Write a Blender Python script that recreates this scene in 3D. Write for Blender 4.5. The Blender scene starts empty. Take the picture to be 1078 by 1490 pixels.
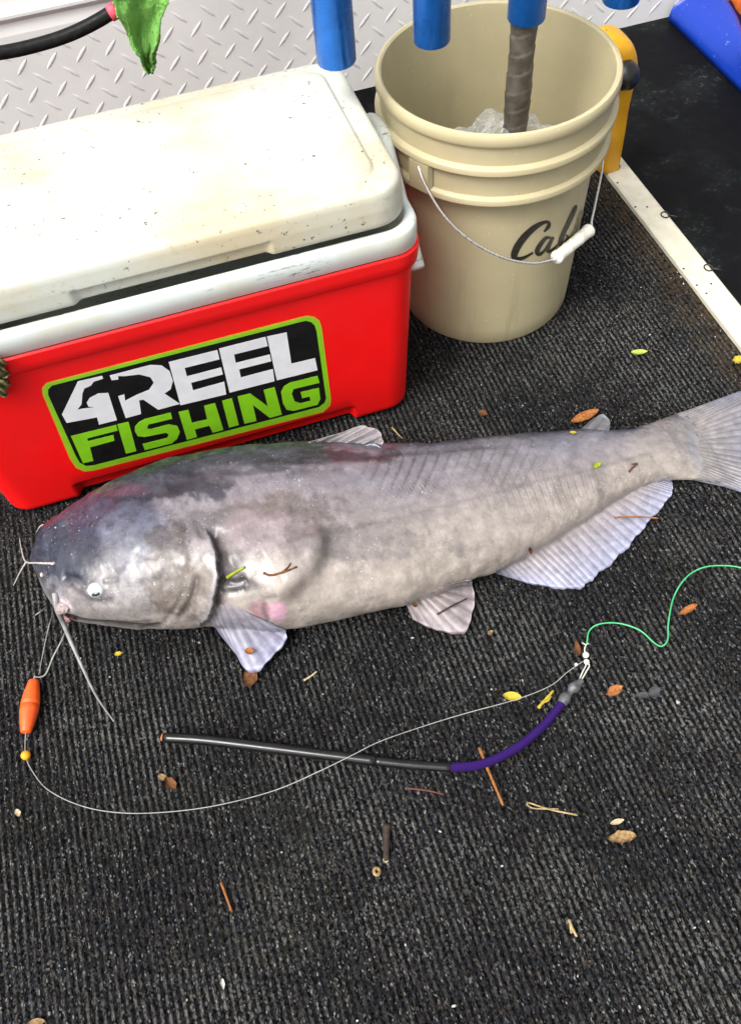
import bpy, math, random
import numpy as np
from mathutils import Vector, Matrix
from mathutils.bvhtree import BVHTree

random.seed(7)
rng = np.random.default_rng(11)
S = bpy.context.scene
COL = S.collection

# ------------------------------------------------------------------ camera
PW, PH = 1078.0, 1490.0                       # photograph size, for turning pixels into directions
FPX, PITCH, ROLL, YAW, CAM_H = 1298.83, 0.981255, -0.101098, 0.224526, 0.998008
F_ = np.array([math.sin(YAW)*math.cos(PITCH), math.cos(YAW)*math.cos(PITCH), -math.sin(PITCH)])
_r = np.array([math.cos(YAW), -math.sin(YAW), 0.0]); _u = np.cross(_r, F_)
R_ = math.cos(ROLL)*_r + math.sin(ROLL)*_u
U_ = -math.sin(ROLL)*_r + math.cos(ROLL)*_u
CAM = np.array([0.0, 0.0, CAM_H])
cd = bpy.data.cameras.new("camera"); cam = bpy.data.objects.new("camera", cd); COL.objects.link(cam)
cd.sensor_fit = 'VERTICAL'; cd.sensor_height = 24.0; cd.lens = FPX/PH*24.0
cd.clip_start = 0.02; cd.clip_end = 200.0
cam.matrix_world = Matrix(((R_[0], U_[0], -F_[0], CAM[0]), (R_[1], U_[1], -F_[1], CAM[1]),
                           (R_[2], U_[2], -F_[2], CAM[2]), (0, 0, 0, 1)))
S.camera = cam

# ------------------------------------------------------------------ sky, sun, exposure
SUN_EL, SUN_AZ = math.radians(56), math.radians(-116)      # azimuth from +Y (towards the plate wall), negative = left
w = bpy.data.worlds.new("World"); S.world = w; w.use_nodes = True
nt = w.node_tree; nt.nodes.clear()
sky = nt.nodes.new("ShaderNodeTexSky"); sky.sky_type = 'NISHITA'; sky.sun_disc = False
sky.sun_elevation = SUN_EL; sky.sun_rotation = SUN_AZ
sky.air_density = 1.0; sky.dust_density = 6.0; sky.ozone_density = 0.3
hs = nt.nodes.new("ShaderNodeHueSaturation"); hs.inputs['Saturation'].default_value = 0.12   # clouded-over sky
bg = nt.nodes.new("ShaderNodeBackground"); bg.inputs[1].default_value = 0.15
wo = nt.nodes.new("ShaderNodeOutputWorld")
nt.links.new(sky.outputs[0], hs.inputs['Color']); nt.links.new(hs.outputs[0], bg.inputs[0]); nt.links.new(bg.outputs[0], wo.inputs[0])
sl = bpy.data.lights.new("sun", 'SUN'); sun = bpy.data.objects.new("sun", sl); COL.objects.link(sun)
sl.energy = 1.5; sl.angle = math.radians(28); sl.color = (1.0, 0.965, 0.91)
sd = Vector((math.sin(SUN_AZ)*math.cos(SUN_EL), math.cos(SUN_AZ)*math.cos(SUN_EL), math.sin(SUN_EL)))
sun.rotation_euler = sd.to_track_quat('Z', 'Y').to_euler(); sun.location = sd*4
S.view_settings.view_transform = 'Standard'; S.view_settings.look = 'None'
S.view_settings.exposure = 0.82; S.view_settings.gamma = 1.0

# ------------------------------------------------------------------ pixel -> place
def ray(x, y): return F_ + R_*(x-PW/2)/FPX - U_*(y-PH/2)/FPX
def at_z(x, y, z=0.0):
    d = ray(x, y); return CAM + d*(z-CAM[2])/d[2]
def at_y(x, y, Y):
    d = ray(x, y); return CAM + d*(Y-CAM[1])/d[1]
def at_plane(x, y, o, n):
    d = ray(x, y); return CAM + d*(np.dot(np.asarray(o)-CAM, n)/np.dot(d, n))
def project(P):
    D = np.atleast_2d(P)-CAM; z = D@F_
    return PW/2+FPX*(D@R_)/z, PH/2-FPX*(D@U_)/z

# ------------------------------------------------------------------ numeric noise
def _h(i, j, k, s):
    n = (i*374761393 + j*668265263 + k*2147483647 + s*974634777) & 0xffffffff
    n = ((n ^ (n >> 13))*1274126177) & 0xffffffff
    return ((n ^ (n >> 16)) & 0xffff)/65535.0
def vnoise(P, scale, seed=0):
    P = np.atleast_2d(P)*scale; i = np.floor(P).astype(np.int64); f = P-i; f = f*f*(3-2*f)
    out = np.zeros(len(P))
    for a in (0, 1):
        for b in (0, 1):
            for c in (0, 1):
                wt = (f[:, 0] if a else 1-f[:, 0])*(f[:, 1] if b else 1-f[:, 1])*(f[:, 2] if c else 1-f[:, 2])
                out += wt*_h(i[:, 0]+a, i[:, 1]+b, i[:, 2]+c, seed)
    return out*2-1
def fbm(P, scale, seed=0, o=3):
    return sum(vnoise(P, scale*2**k, seed+k)*0.5**k for k in range(o))

# ------------------------------------------------------------------ objects
def prop(o, label=None, cat=None, group=None, kind=None):
    if label: o["label"] = label
    if cat: o["category"] = cat
    if group: o["group"] = group
    if kind: o["kind"] = kind
    return o
def link(name, me, parent=None):
    o = bpy.data.objects.new(name, me); COL.objects.link(o)
    if parent is not None:
        o.parent = parent; o.matrix_parent_inverse = parent.matrix_basis.inverted()
    return o
def empty(name, loc, label, cat, group=None):
    o = bpy.data.objects.new(name, None); COL.objects.link(o); o.location = loc; o.empty_display_size = .03
    return prop(o, label, cat, group)
def mk(name, V, Fc, mat, parent=None, smooth=True):
    me = bpy.data.meshes.new(name)
    me.from_pydata([tuple(map(float, v)) for v in V], [], [tuple(map(int, f)) for f in Fc]); me.update()
    if mat: me.materials.append(mat)
    if smooth: me.polygons.foreach_set('use_smooth', [True]*len(me.polygons))
    return link(name, me, parent)
def sharpen(o, deg=40):
    o.data.set_sharp_from_angle(angle=math.radians(deg)); return o
def grid_faces(nu, nv, wrap_v=False, off=0):
    f = []
    for i in range(nu-1):
        for j in range(nv if wrap_v else nv-1):
            j2 = (j+1) % nv
            f.append((off+i*nv+j, off+(i+1)*nv+j, off+(i+1)*nv+j2, off+i*nv+j2))
    return f
def cr(pts, n):
    """smooth curve through pts, n samples per span"""
    P = np.array(pts, float); P = np.vstack([2*P[0]-P[1], P, 2*P[-1]-P[-2]]); out = []
    for k in range(1, len(P)-2):
        for t in np.linspace(0, 1, n, endpoint=False):
            a, b, c, d = P[k-1:k+3]
            out.append(.5*((2*b)+(c-a)*t+(2*a-5*b+4*c-d)*t*t+(3*b-a-3*c+d)*t**3))
    out.append(P[-2]); return np.array(out)
def tube_geo(pts, rad, n=10, caps=True, squash=1.0):
    P = np.array(pts, float); m = len(P); rad = np.broadcast_to(np.asarray(rad, float), (m,))
    T = np.gradient(P, axis=0); T /= np.linalg.norm(T, axis=1)[:, None]+1e-12
    ref = np.array([0, 0, 1.0]) if abs(T[0][2]) < .9 else np.array([1.0, 0, 0])
    V = []
    a = np.cross(T[0], ref); a /= np.linalg.norm(a)
    for k in range(m):
        a = a-T[k]*np.dot(a, T[k]); a /= np.linalg.norm(a); b = np.cross(T[k], a)
        for j in range(n):
            t = 2*math.pi*j/n; V.append(P[k]+rad[k]*(a*math.cos(t)+b*math.sin(t)*squash))
    Fc = grid_faces(m, n, True)
    if caps: Fc += [tuple(range(n)), tuple(range((m-1)*n, m*n))[::-1]]
    return V, Fc
def tube(name, pts, rad, mat, parent=None, n=10, **k):
    V, Fc = tube_geo(pts, rad, n, **k); return mk(name, V, Fc, mat, parent)
def lathe_geo(prof, c=(0, 0, 0), n=96, axis=None):
    V = [];
    for r, z in prof:
        for j in range(n):
            t = 2*math.pi*j/n; V.append((c[0]+r*math.cos(t), c[1]+r*math.sin(t), c[2]+z))
    return V, grid_faces(len(prof), n, True)
def prism(name, poly, nrm, th, mat, parent=None, smooth=False):
    """poly: 3-D points of one flat outline, thickened along nrm"""
    A = np.array(poly, float); B = A+np.asarray(nrm)*th; n = len(A)
    Fc = [tuple(range(n, 2*n)), tuple(range(n))[::-1]]+[(i, (i+1) % n, n+(i+1) % n, n+i) for i in range(n)]
    return mk(name, np.vstack([A, B]), Fc, mat, parent, smooth)
def add_color(o, name, rgb, alpha=None):
    a = o.data.color_attributes.new(name, 'FLOAT_COLOR', 'POINT')
    c = np.ones((len(o.data.vertices), 4)); c[:, :3] = rgb
    if alpha is not None: c[:, 3] = alpha
    a.data.foreach_set('color', c.ravel())

# ------------------------------------------------------------------ materials
class NB:
    def __init__(s, name):
        s.m = bpy.data.materials.new(name); s.m.use_nodes = True; s.t = s.m.node_tree; s.t.nodes.clear()
        s.out = s.n('ShaderNodeOutputMaterial'); s.p = s.n('ShaderNodeBsdfPrincipled'); s.l(s.p.outputs[0], s.out.inputs[0])
        s.tc = s.n('ShaderNodeTexCoord'); s.geo = s.n('ShaderNodeNewGeometry')
    def n(s, t, **k):
        nd = s.t.nodes.new(t)
        for a, v in k.items(): setattr(nd, a, v)
        return nd
    def l(s, a, b): s.t.links.new(a, b)
    def pos(s): return s.geo.outputs['Position']
    def noise(s, scale, detail=4, rough=.55, vec=None, dist=0):
        nd = s.n('ShaderNodeTexNoise'); nd.inputs['Scale'].default_value = scale; nd.inputs['Detail'].default_value = detail
        nd.inputs['Roughness'].default_value = rough; nd.inputs['Distortion'].default_value = dist
        s.l(vec if vec is not None else s.pos(), nd.inputs['Vector']); return nd.outputs['Fac']
    def vor(s, scale, vec=None, out='Color', feature='F1'):
        nd = s.n('ShaderNodeTexVoronoi', feature=feature); nd.inputs['Scale'].default_value = scale
        s.l(vec if vec is not None else s.pos(), nd.inputs['Vector']); return nd.outputs[out]
    def mapv(s, scale, rot=(0, 0, 0), vec=None):
        nd = s.n('ShaderNodeMapping'); nd.inputs['Scale'].default_value = scale; nd.inputs['Rotation'].default_value = rot
        s.l(vec if vec is not None else s.pos(), nd.inputs['Vector']); return nd.outputs[0]
    def ramp(s, fac, stops, interp='LINEAR'):
        nd = s.n('ShaderNodeValToRGB'); e = nd.color_ramp; e.interpolation = interp
        while len(e.elements) < len(stops): e.elements.new(.5)
        for q, (p, c) in zip(e.elements, stops):
            q.position = p; q.color = (c, c, c, 1) if isinstance(c, (int, float)) else (*c[:3], 1)
        s.l(fac, nd.inputs[0]); return nd.outputs[0]
    def mix(s, fac, a, b, mode='MIX'):
        nd = s.n('ShaderNodeMix', data_type='RGBA', blend_type=mode)
        if isinstance(fac, (int, float)): nd.inputs[0].default_value = fac
        else: s.l(fac, nd.inputs[0])
        for sock, v in ((nd.inputs[6], a), (nd.inputs[7], b)):
            if isinstance(v, (tuple, list)): sock.default_value = (*v[:3], 1)
            elif isinstance(v, (int, float)): sock.default_value = (v, v, v, 1)
            else: s.l(v, sock)
        return nd.outputs[2]
    def math(s, op, a, b=0.0):
        nd = s.n('ShaderNodeMath', operation=op)
        for i, v in enumerate((a, b)):
            if isinstance(v, (int, float)): nd.inputs[i].default_value = v
            else: s.l(v, nd.inputs[i])
        return nd.outputs[0]
    def sep(s, vec=None):
        nd = s.n('ShaderNodeSeparateXYZ'); s.l(vec if vec is not None else s.pos(), nd.inputs[0]); return nd.outputs
    def bump(s, h, strength=.3, dist=.001):
        nd = s.n('ShaderNodeBump'); nd.inputs['Strength'].default_value = strength; nd.inputs['Distance'].default_value = dist
        s.l(h, nd.inputs['Height']); s.l(nd.outputs[0], s.p.inputs['Normal']); return nd
    def set(s, **k):
        for a, v in k.items():
            a = {'col': 'Base Color', 'rough': 'Roughness', 'metal': 'Metallic', 'spec': 'Specular IOR Level', 'trans': 'Transmission Weight',
                 'alpha': 'Alpha', 'ior': 'IOR', 'sss': 'Subsurface Weight', 'coat': 'Coat Weight'}[a]
            if isinstance(v, (int, float)): s.p.inputs[a].default_value = v
            elif isinstance(v, tuple): s.p.inputs[a].default_value = (*v[:3], 1)
            else: s.l(v, s.p.inputs[a])
        return s
def pmat(name, c1, c2=None, scale=60, rough=.5, bump=.15, bscale=400, metal=0.0, spec=.5, bd=.0006):
    b = NB(name); c2 = c2 or tuple(v*.75 for v in c1)
    b.set(col=b.mix(b.ramp(b.noise(scale), [(.35, 0), (.68, 1)]), c1, c2), metal=metal, spec=spec,
          rough=b.ramp(b.noise(scale*1.7, 3), [(.3, max(.03, rough-.1)), (.7, min(1, rough+.1))]))
    if bump: b.bump(b.noise(bscale, 3), bump, bd)
    return b.m

M = {}
# ribbed deck carpet
b = NB('carpet')
an = b.mapv((1, .55, 1))
wob = b.noise(9, 2)
tuft = b.vor(720, an)
tv = b.n('ShaderNodeSeparateColor'); b.l(tuft, tv.inputs[0])
fib = b.ramp(tv.outputs[0], [(.0, (.0012, .0012, .0014)), (.5, (.0050, .0051, .0055)), (.78, (.016, .016, .0162)), (.93, (.050, .050, .049)), (1, (.17, .17, .162))])
hue = b.mix(b.ramp(tv.outputs[1], [(.72, 0), (.8, 1)]), fib, (.012, .014, .019))
hue = b.mix(b.math('MULTIPLY', b.ramp(tv.outputs[2], [(.86, 0), (.92, 1)]), .7), hue, (.036, .025, .018))
X = b.sep()
rib = b.math('COSINE', b.math('MULTIPLY', b.math('ADD', X[0], b.math('MULTIPLY', b.noise(14, 2), .003)), 2*math.pi/.0078))
ribp = b.math('ADD', b.math('MULTIPLY', rib, .5), .5)
rvis = b.ramp(b.noise(7, 4, .6, vec=b.mapv((1, 1, 1), (0, 0, .4))), [(.36, .10), (.66, .75)])
hue = b.mix(rvis, hue, b.mix(1.0, hue, b.ramp(b.math('ADD', ribp, b.math('MULTIPLY', b.math('SUBTRACT', b.noise(330, 3), .5), 1.3)), [(.15, .6), (.85, 1.4)]), 'MULTIPLY'))
worn = b.math('MULTIPLY', b.ramp(b.noise(5.5, 3), [(.44, .10), (.66, 1)]), b.ramp(ribp, [(.45, 0), (.85, 1)]))
hue = b.mix(b.math('MULTIPLY', worn, b.ramp(b.noise(300, 2), [(.42, 0), (.62, .8)])), hue, (.15, .147, .136))
moss = b.math('MULTIPLY', b.ramp(b.noise(4.3, 3, vec=b.mapv((1, 1, 1), (0, 0, .7))), [(.55, 0), (.75, 1)]), b.ramp(b.noise(210, 2), [(.5, 0), (.66, .5)]))
hue = b.mix(moss, hue, (.05, .055, .028))
edge = b.math('MULTIPLY', b.ramp(b.math('ADD', X[0], b.math('MULTIPLY', b.noise(26, 3), .09)), [(.735, 0), (.80, 1)]), b.ramp(b.noise(120, 3), [(.38, 0), (.62, .9)]))
hue = b.mix(edge, hue, (.07, .048, .026))
b.set(col=hue, rough=.95, spec=.04)
b.bump(b.math('ADD', b.math('MULTIPLY', tv.outputs[0], 1.0), b.noise(700, 2)), .9, .0022)
M['carpet'] = b.m

b = NB('shade_black'); b.set(col=b.mix(b.ramp(b.noise(40, 4), [(.45, 0), (.7, 1)]), (.004, .004, .0045), (.009, .009, .009)), rough=.9, spec=.03); b.bump(b.noise(500, 3), .4, .001); M['shade_black'] = b.m  # stands for carpet in deep shade; the shade is in this black
b = NB('vinyl'); dirt = b.ramp(b.noise(7, 6, .7), [(.5, 0), (.75, 1)])
spk = b.math('MULTIPLY', b.ramp(b.noise(120, 4, .7), [(.56, 0), (.70, 1)]), dirt)
b.set(col=b.mix(spk, b.mix(dirt, (.004, .004, .0045), (.009, .012, .0115)), (.075, .088, .08)), rough=b.ramp(b.noise(6, 4), [(.4, .7), (.65, .45)]), spec=.07); b.bump(b.noise(30, 4), .3, .004); M['vinyl'] = b.m  # near-black base also carries the deep shade over this side floor

b = NB('plate_metal'); st = b.noise(5, 5, .6)
b.set(col=b.mix(b.ramp(st, [(.4, 0), (.7, 1)]), (.78, .78, .755), (.70, .70, .67)), metal=.0, rough=b.ramp(b.noise(30, 4), [(.3, .34), (.7, .52)]), spec=.5)
b.bump(b.noise(240, 4), .12, .0005); M['plate'] = b.m
M['lug'] = pmat('lug_metal', (.82, .82, .81), (.7, .7, .69), 60, .35, .1, 300, .1)

b = NB('cooler_white'); big = b.ramp(b.noise(5.5, 5, .65), [(.44, 0), (.68, 1)])
fine = b.math('MULTIPLY', b.ramp(b.noise(95, 5, .75), [(.56, 0), (.66, 1)]), b.ramp(b.noise(12, 3), [(.42, 0), (.58, 1)]))
blk = b.math('MULTIPLY', b.ramp(b.noise(150, 3, .6, vec=b.mapv((1, 1, 1), (0, 0, 1))), [(.65, 0), (.675, 1)]), b.ramp(b.noise(17, 2), [(.46, 0), (.54, 1)]))
c = b.mix(b.math('MULTIPLY', big, .85), (.545, .56, .495), (.51, .43, .27))
c = b.mix(b.math('MULTIPLY', fine, .7), c, (.40, .31, .17)); c = b.mix(b.math('MULTIPLY', blk, .85), c, (.08, .07, .06))
b.set(col=c, rough=b.ramp(b.noise(40, 3), [(.3, .38), (.7, .55)]), spec=.4); b.bump(b.noise(350, 4), .12, .0006); M['cwhite'] = b.m
b = NB('collar_white')
sc = b.math('MULTIPLY', b.ramp(b.noise(150, 5, .75, vec=b.mapv((.35, 1, 2.2))), [(.56, 0), (.60, 1)]), b.ramp(b.noise(11, 2), [(.46, 0), (.56, 1)]))
b.set(col=b.mix(b.math('MULTIPLY', sc, .8), b.mix(b.ramp(b.noise(14), [(.45, 0), (.7, 1)]), (.70, .75, .72), (.66, .64, .52)), (.13, .12, .11)), rough=.45); b.bump(b.noise(350, 4), .12, .0006); M['collar'] = b.m
b = NB('cooler_red'); scr = b.ramp(b.noise(30, 6, .75, vec=b.mapv((1, 1, 5), (0, .5, 0))), [(.66, 0), (.70, 1)])
b.set(col=b.mix(b.math('MULTIPLY', scr, .18), b.mix(b.ramp(b.noise(6, 4), [(.4, 0), (.7, 1)]), (.88, .006, .007), (.78, .007, .007)), (.85, .25, .22)), rough=b.ramp(b.noise(25, 4), [(.3, .34), (.7, .5)]), spec=.3); b.bump(b.noise(300, 3), .08, .0005); M['red'] = b.m
b = NB('bucket_plastic'); Z = b.sep()
drip = b.math('MULTIPLY', b.ramp(b.noise(40, 4, .6, vec=b.mapv((1, 1, .12))), [(.56, 0), (.7, 1)]), b.ramp(Z[2], [(.0, .8), (.30, .05)]))
spots = b.math('MULTIPLY', b.ramp(b.vor(150, out='Distance'), [(.10, 1), (.16, 0)]), b.ramp(b.noise(22, 2), [(.52, 0), (.60, 1)]))
c = b.mix(b.ramp(b.noise(9, 4), [(.4, 0), (.7, 1)]), (.47, .41, .25), (.415, .36, .215)); c = b.mix(b.math('MULTIPLY', drip, .8), c, (.27, .235, .135)); c = b.mix(b.math('MULTIPLY', spots, .6), c, (.78, .72, .52))
b.set(col=c, rough=b.ramp(b.noise(30, 3), [(.3, .36), (.7, .5)]), spec=.4); b.bump(b.noise(260, 3), .08, .0005); M['bucket'] = b.m
M['stk_green'] = pmat('sticker_green', (.23, .58, .012), (.20, .50, .012), 50, .4, 0)
M['stk_edge'] = pmat('sticker_edge', (.42, .50, .02), (.36, .40, .02), 50, .4, 0)
M['stk_black'] = pmat('sticker_black', (.005, .005, .005), (.009, .008, .008), 50, .5, 0, 400, 0, .2)
M['stk_white'] = pmat('sticker_white', (.78, .78, .80), (.70, .70, .73), 50, .4, 0)
M['blue'] = pmat('blue_anodised', (.012, .16, .62), (.008, .12, .50), 30, .3, .06, 300, .55)
b = NB('blue_plastic'); ch = b.ramp(b.noise(70, 5, .8), [(.64, 0), (.67, 1)])
b.set(col=b.mix(b.math('MULTIPLY', ch, .6), (.004, .036, .34), (.30, .45, .7)), rough=.35); b.bump(b.noise(120, 3), .2, .001); M['bluep'] = b.m
M['orange'] = pmat('orange_fabric', (.75, .16, .015), (.5, .09, .01), 60, .7, .4, 200)
M['yellow'] = pmat('yellow_plastic', (.72, .36, .008), (.60, .28, .008), 30, .45, .15, 200)
M['blackp'] = pmat('black_plastic', (.007, .007, .007), (.014, .013, .013), 60, .4, .1)
M['hose'] = pmat('black_hose', (.005, .005, .005), (.014, .014, .014), 120, .4, .3, 500, 0, .12)
M['gap'] = pmat('dark_liner', (.05, .045, .035), (.03, .03, .025), 20, .7, 0)
M['bail'] = pmat('wire_steel', (.70, .70, .68), (.60, .59, .57), 60, .28, 0, 300, .7)
M['grip'] = pmat('white_grip', (.78, .76, .68), (.66, .63, .52), 60, .45, .1)
M['ink'] = pmat('black_ink', (.012, .011, .009), (.04, .035, .025), 160, .5, 0)
M['inkworn'] = pmat('worn_ink', (.06, .05, .035), (.40, .35, .22), 240, .5, 0)
M['strip'] = pmat('painted_strip', (.62, .59, .48), (.54, .50, .38), 45, .5, .15, 300)
M['ring'] = pmat('dark_ring', (.03, .028, .025), (.08, .07, .06), 300, .4, .1, 400, .6)
M['pink'] = pmat('pink_tape', (.75, .10, .14), (.6, .06, .09), 100, .6, .3, 300)
b = NB('green_cloth'); dt = b.ramp(b.noise(35, 5, .7), [(.5, 0), (.7, 1)])
b.set(col=b.mix(b.math('MULTIPLY', dt, .55), (.42, .92, .22), (.24, .64, .10)), rough=1.0, spec=.0); b.bump(b.noise(420, 5, .8), 1.0, .006); M['cloth'] = b.m
b = NB('rod_wrap'); b.set(col=b.mix(b.ramp(b.noise(55, 4), [(.4, 0), (.65, 1)]), (.06, .050, .038), (.12, .104, .085)), rough=.5); b.bump(b.noise(160, 4), .4, .001); M['wrap'] = b.m
b = NB('clear_bag'); b.set(col=(.93, .96, .97), rough=.12, spec=.6)
tr = b.n('ShaderNodeBsdfTransparent'); ms = b.n('ShaderNodeMixShader'); lw = b.n('ShaderNodeLayerWeight'); lw.inputs[0].default_value = .35
b.l(b.ramp(lw.outputs['Facing'], [(.1, .10), (.9, .6)]), ms.inputs[0]); b.l(tr.outputs[0], ms.inputs[1]); b.l(b.p.outputs[0], ms.inputs[2]); b.l(ms.outputs[0], b.out.inputs[0]); M['bag'] = b.m
# fish
b = NB('fish_skin'); va = b.n('ShaderNodeVertexColor', layer_name='skin')
mot = b.mix(va.outputs['Alpha'], 1.0, b.ramp(b.noise(80, 8, .76, dist=.7), [(.36, .50), (.50, 1.0), (.64, 1.28)]))
mot = b.mix(1.0, mot, b.ramp(b.noise(240, 5, .7), [(.32, .86), (.68, 1.12)]), 'MULTIPLY')
c = b.mix(1.0, va.outputs[0], mot, 'MULTIPLY')
brn = b.math('MULTIPLY', b.ramp(b.noise(190, 4, .7), [(.56, 0), (.66, 1)]), b.ramp(b.noise(16, 3), [(.48, 0), (.66, 1)]))
c = b.mix(b.math('MULTIPLY', brn, .45), c, (.14, .115, .085))
glint_spk = b.math('MULTIPLY', b.ramp(b.noise(430, 2), [(.685, 0), (.72, 1)]), b.ramp(b.noise(14, 2), [(.46, 0), (.58, 1)]))
c = b.mix(b.math('MULTIPLY', glint_spk, .7), c, (.75, .76, .78))  # wet glints painted into the colour as tiny white specks
b.set(col=c, rough=b.ramp(b.noise(60, 4), [(.3, .24), (.7, .48)]), spec=.4, coat=.2); b.p.inputs['Coat Roughness'].default_value = .1
b.bump(b.math('ADD', b.noise(90, 6, .7), b.math('MULTIPLY', b.noise(420, 3), .3)), .35, .0016); M['skin'] = b.m
b = NB('fin_skin'); va = b.n('ShaderNodeVertexColor', layer_name='skin')
b.set(col=b.mix(1.0, va.outputs[0], b.ramp(b.noise(80, 5, .65), [(.36, .72), (.64, 1.12)]), 'MULTIPLY'), rough=.38, spec=.5); b.bump(b.noise(300, 4), .25, .001); M['fin'] = b.m
M['eye'] = pmat('eye_white', (.48, .54, .55), (.36, .42, .44), 200, .12, 0)
M['pupil'] = pmat('pupil', (.008, .008, .01), (.012, .012, .014), 200, .1, 0)
M['lip'] = pmat('lip_pale', (.34, .29, .28), (.22, .15, .15), 160, .35, .4, 300)
M['lip_pink'] = pmat('lip_pink', (.28, .12, .13), (.18, .08, .085), 160, .35, .4, 300)
M['barbel'] = pmat('barbel_skin', (.29, .275, .27), (.18, .175, .175), 120, .4, .2, 500)
M['barbel_pale'] = pmat('barbel_pale', (.42, .40, .37), (.30, .29, .28), 160, .4, .2, 500)
M['float'] = pmat('float_orange', (.90, .115, .012), (.78, .08, .01), 60, .5, .2, 600)
M['bead'] = pmat('bead_amber', (.85, .36, .012), (.75, .28, .01), 200, .25, 0)
M['line'] = pmat('clear_line', (.36, .36, .335), (.26, .26, .245), 90, .3, 0)
M['gline'] = pmat('green_line', (.04, .42, .14), (.10, .50, .22), 60, .35, 0)
M['btube'] = pmat('black_tube', (.006, .006, .0065), (.012, .012, .012), 60, .16, .05, 300, 0, .45)
b = NB('purple_cord'); u = b.n('ShaderNodeTexWave', wave_type='BANDS', bands_direction='DIAGONAL'); u.inputs['Scale'].default_value = 260; b.l(b.pos(), u.inputs[0])
b.set(col=b.mix(u.outputs['Fac'], (.016, .004, .07), (.060, .016, .22)), rough=.8, spec=.15); b.bump(u.outputs['Fac'], .9, .002); M['purple'] = b.m
M['lead'] = pmat('grey_lead', (.11, .115, .12), (.05, .05, .055), 120, .45, .4, 300)
M['swivel'] = pmat('swivel_white', (.72, .72, .62), (.5, .5, .42), 300, .3, 0)
for k, (c1, c2) in dict(leaf_yel=((.72, .56, .05), (.55, .42, .05)), leaf_grn=((.42, .50, .03), (.30, .36, .02)), leaf_lime=((.62, .70, .12), (.45, .55, .08)),
                        leaf_brn=((.24, .095, .03), (.12, .05, .02)), leaf_tan=((.48, .31, .14), (.22, .13, .06)), leaf_org=((.55, .21, .06), (.32, .11, .03)),
                        leaf_gry=((.10, .105, .11), (.06, .065, .07)), twig_dk=((.035, .026, .022), (.09, .06, .045)), twig_or=((.46, .19, .055), (.28, .10, .03)),
                        twig_tan=((.60, .46, .24), (.40, .28, .12)), twig_red=((.14, .05, .04), (.20, .09, .07)), seed=((.74, .66, .46), (.55, .42, .20)), crumb=((.72, .71, .66), (.5, .49, .44)), olive=((.16, .15, .05), (.38, .35, .16))).items():
    M[k] = pmat(k, tuple(v*.68 for v in c1), tuple(v*.55 for v in c2), 260, .75, .5, 400, 0, .25)

# ------------------------------------------------------------------ the setting
WALL_Y = 1.614
RIB = .0078
nx, ny = 800, 300
xs = np.linspace(-.80, .752, nx); ys = np.linspace(-.55, 1.27, ny)
GX, GY = np.meshgrid(xs, ys, indexing='ij')
P = np.stack([GX.ravel(), GY.ravel(), 0*GX.ravel()], 1)
wig = .0012*vnoise(P, 14, 3)
flat = .30+.70*np.clip(fbm(P, 5, 5)*1.3+.45-.25*np.clip((P[:, 1]-.55)/.3, 0, 1), 0, 1)
zz = -.0024*flat*(1-(.5+.5*np.cos(2*np.pi*(P[:, 0]+wig)/RIB))**.8) - .0013*(vnoise(P, 260, 9)*.5+.5)
P[:, 2] = zz
me = bpy.data.meshes.new('carpet_deck')
ii = (np.arange(nx-1)[:, None]*ny+np.arange(ny-1)[None]).ravel()
fc = np.stack([ii, ii+ny, ii+ny+1, ii+1], 1)
me.vertices.add(len(P)); me.vertices.foreach_set('co', P.ravel())
me.loops.add(fc.size); me.loops.foreach_set('vertex_index', fc.ravel().astype(np.int32))
me.polygons.add(len(fc)); me.polygons.foreach_set('loop_start', (np.arange(len(fc))*4).astype(np.int32))
me.polygons.foreach_set('use_smooth', np.ones(len(fc), bool)); me.update(calc_edges=True); me.materials.append(M['carpet'])
prop(link('carpet_floor', me), 'dark grey ribbed carpet covering the boat deck', kind='structure')
def sheet(name, x0, x1, y0, y1, z, mat, label, th=.02, n=2):
    V = []
    for zz_ in (z, z-th):
        V += [(x0, y0, zz_), (x1, y0, zz_), (x1, y1, zz_), (x0, y1, zz_)]
    return prop(mk(name, V, [(0, 1, 2, 3), (7, 6, 5, 4), (0, 4, 5, 1), (1, 5, 6, 2), (2, 6, 7, 3), (3, 7, 4, 0)], mat, None, False), label, kind='structure')
sheet('shaded_carpet_floor', -.80, .752, 1.271, WALL_Y+.03, -.004, M['shade_black'], 'near-black sheet standing for the deeply shaded carpet before the plate wall')
sheet('vinyl_floor', .799, 2.2, -.55, WALL_Y+.03, -.003, M['vinyl'], 'dirty black vinyl floor beyond the pale edge strip, deep shade in its colour')
sheet('ground', -60, 60, -60, 60, -.36, M['vinyl'], 'dark ground below the deck', .1)

# pale edge strip with two rings and screws
st = empty('edge_strip', (.775, .4, 0), 'cream painted edge strip between carpet and black vinyl floor', 'edge strip')
x0, x1 = at_z(889.4, 264.5, .006)[0], at_z(905.4, 234.8, .006)[0]
prof = [(.7535, -.004), (.7535, .004), (.7555, .006), (.7945, .006), (.7975, .004), (.7975, -.004)]
V = [(x, y, z) for y in np.linspace(-.55, 1.36, 40) for x, z in prof]
mk('strip', V, grid_faces(40, 6, True)+[tuple(range(6)), tuple(range(39*6, 40*6))[::-1]], M['strip'], st, False)
for (px, py) in ((967, 312), (1030, 389)):
    c = at_z(px, py, .008); t = np.linspace(0, 2*math.pi, 17)
    tube('ring', np.stack([c[0]+.0062*np.cos(t), c[1]+.0075*np.sin(t), .0075+0*t], 1), .0011, M['ring'], st, 6, caps=False)
    tube('ring_pin', [(c[0]+.004, c[1]-.003, .0076), (c[0]+.016, c[1]-.012, .0076)], .0011, M['ring'], st, 6)
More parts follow.
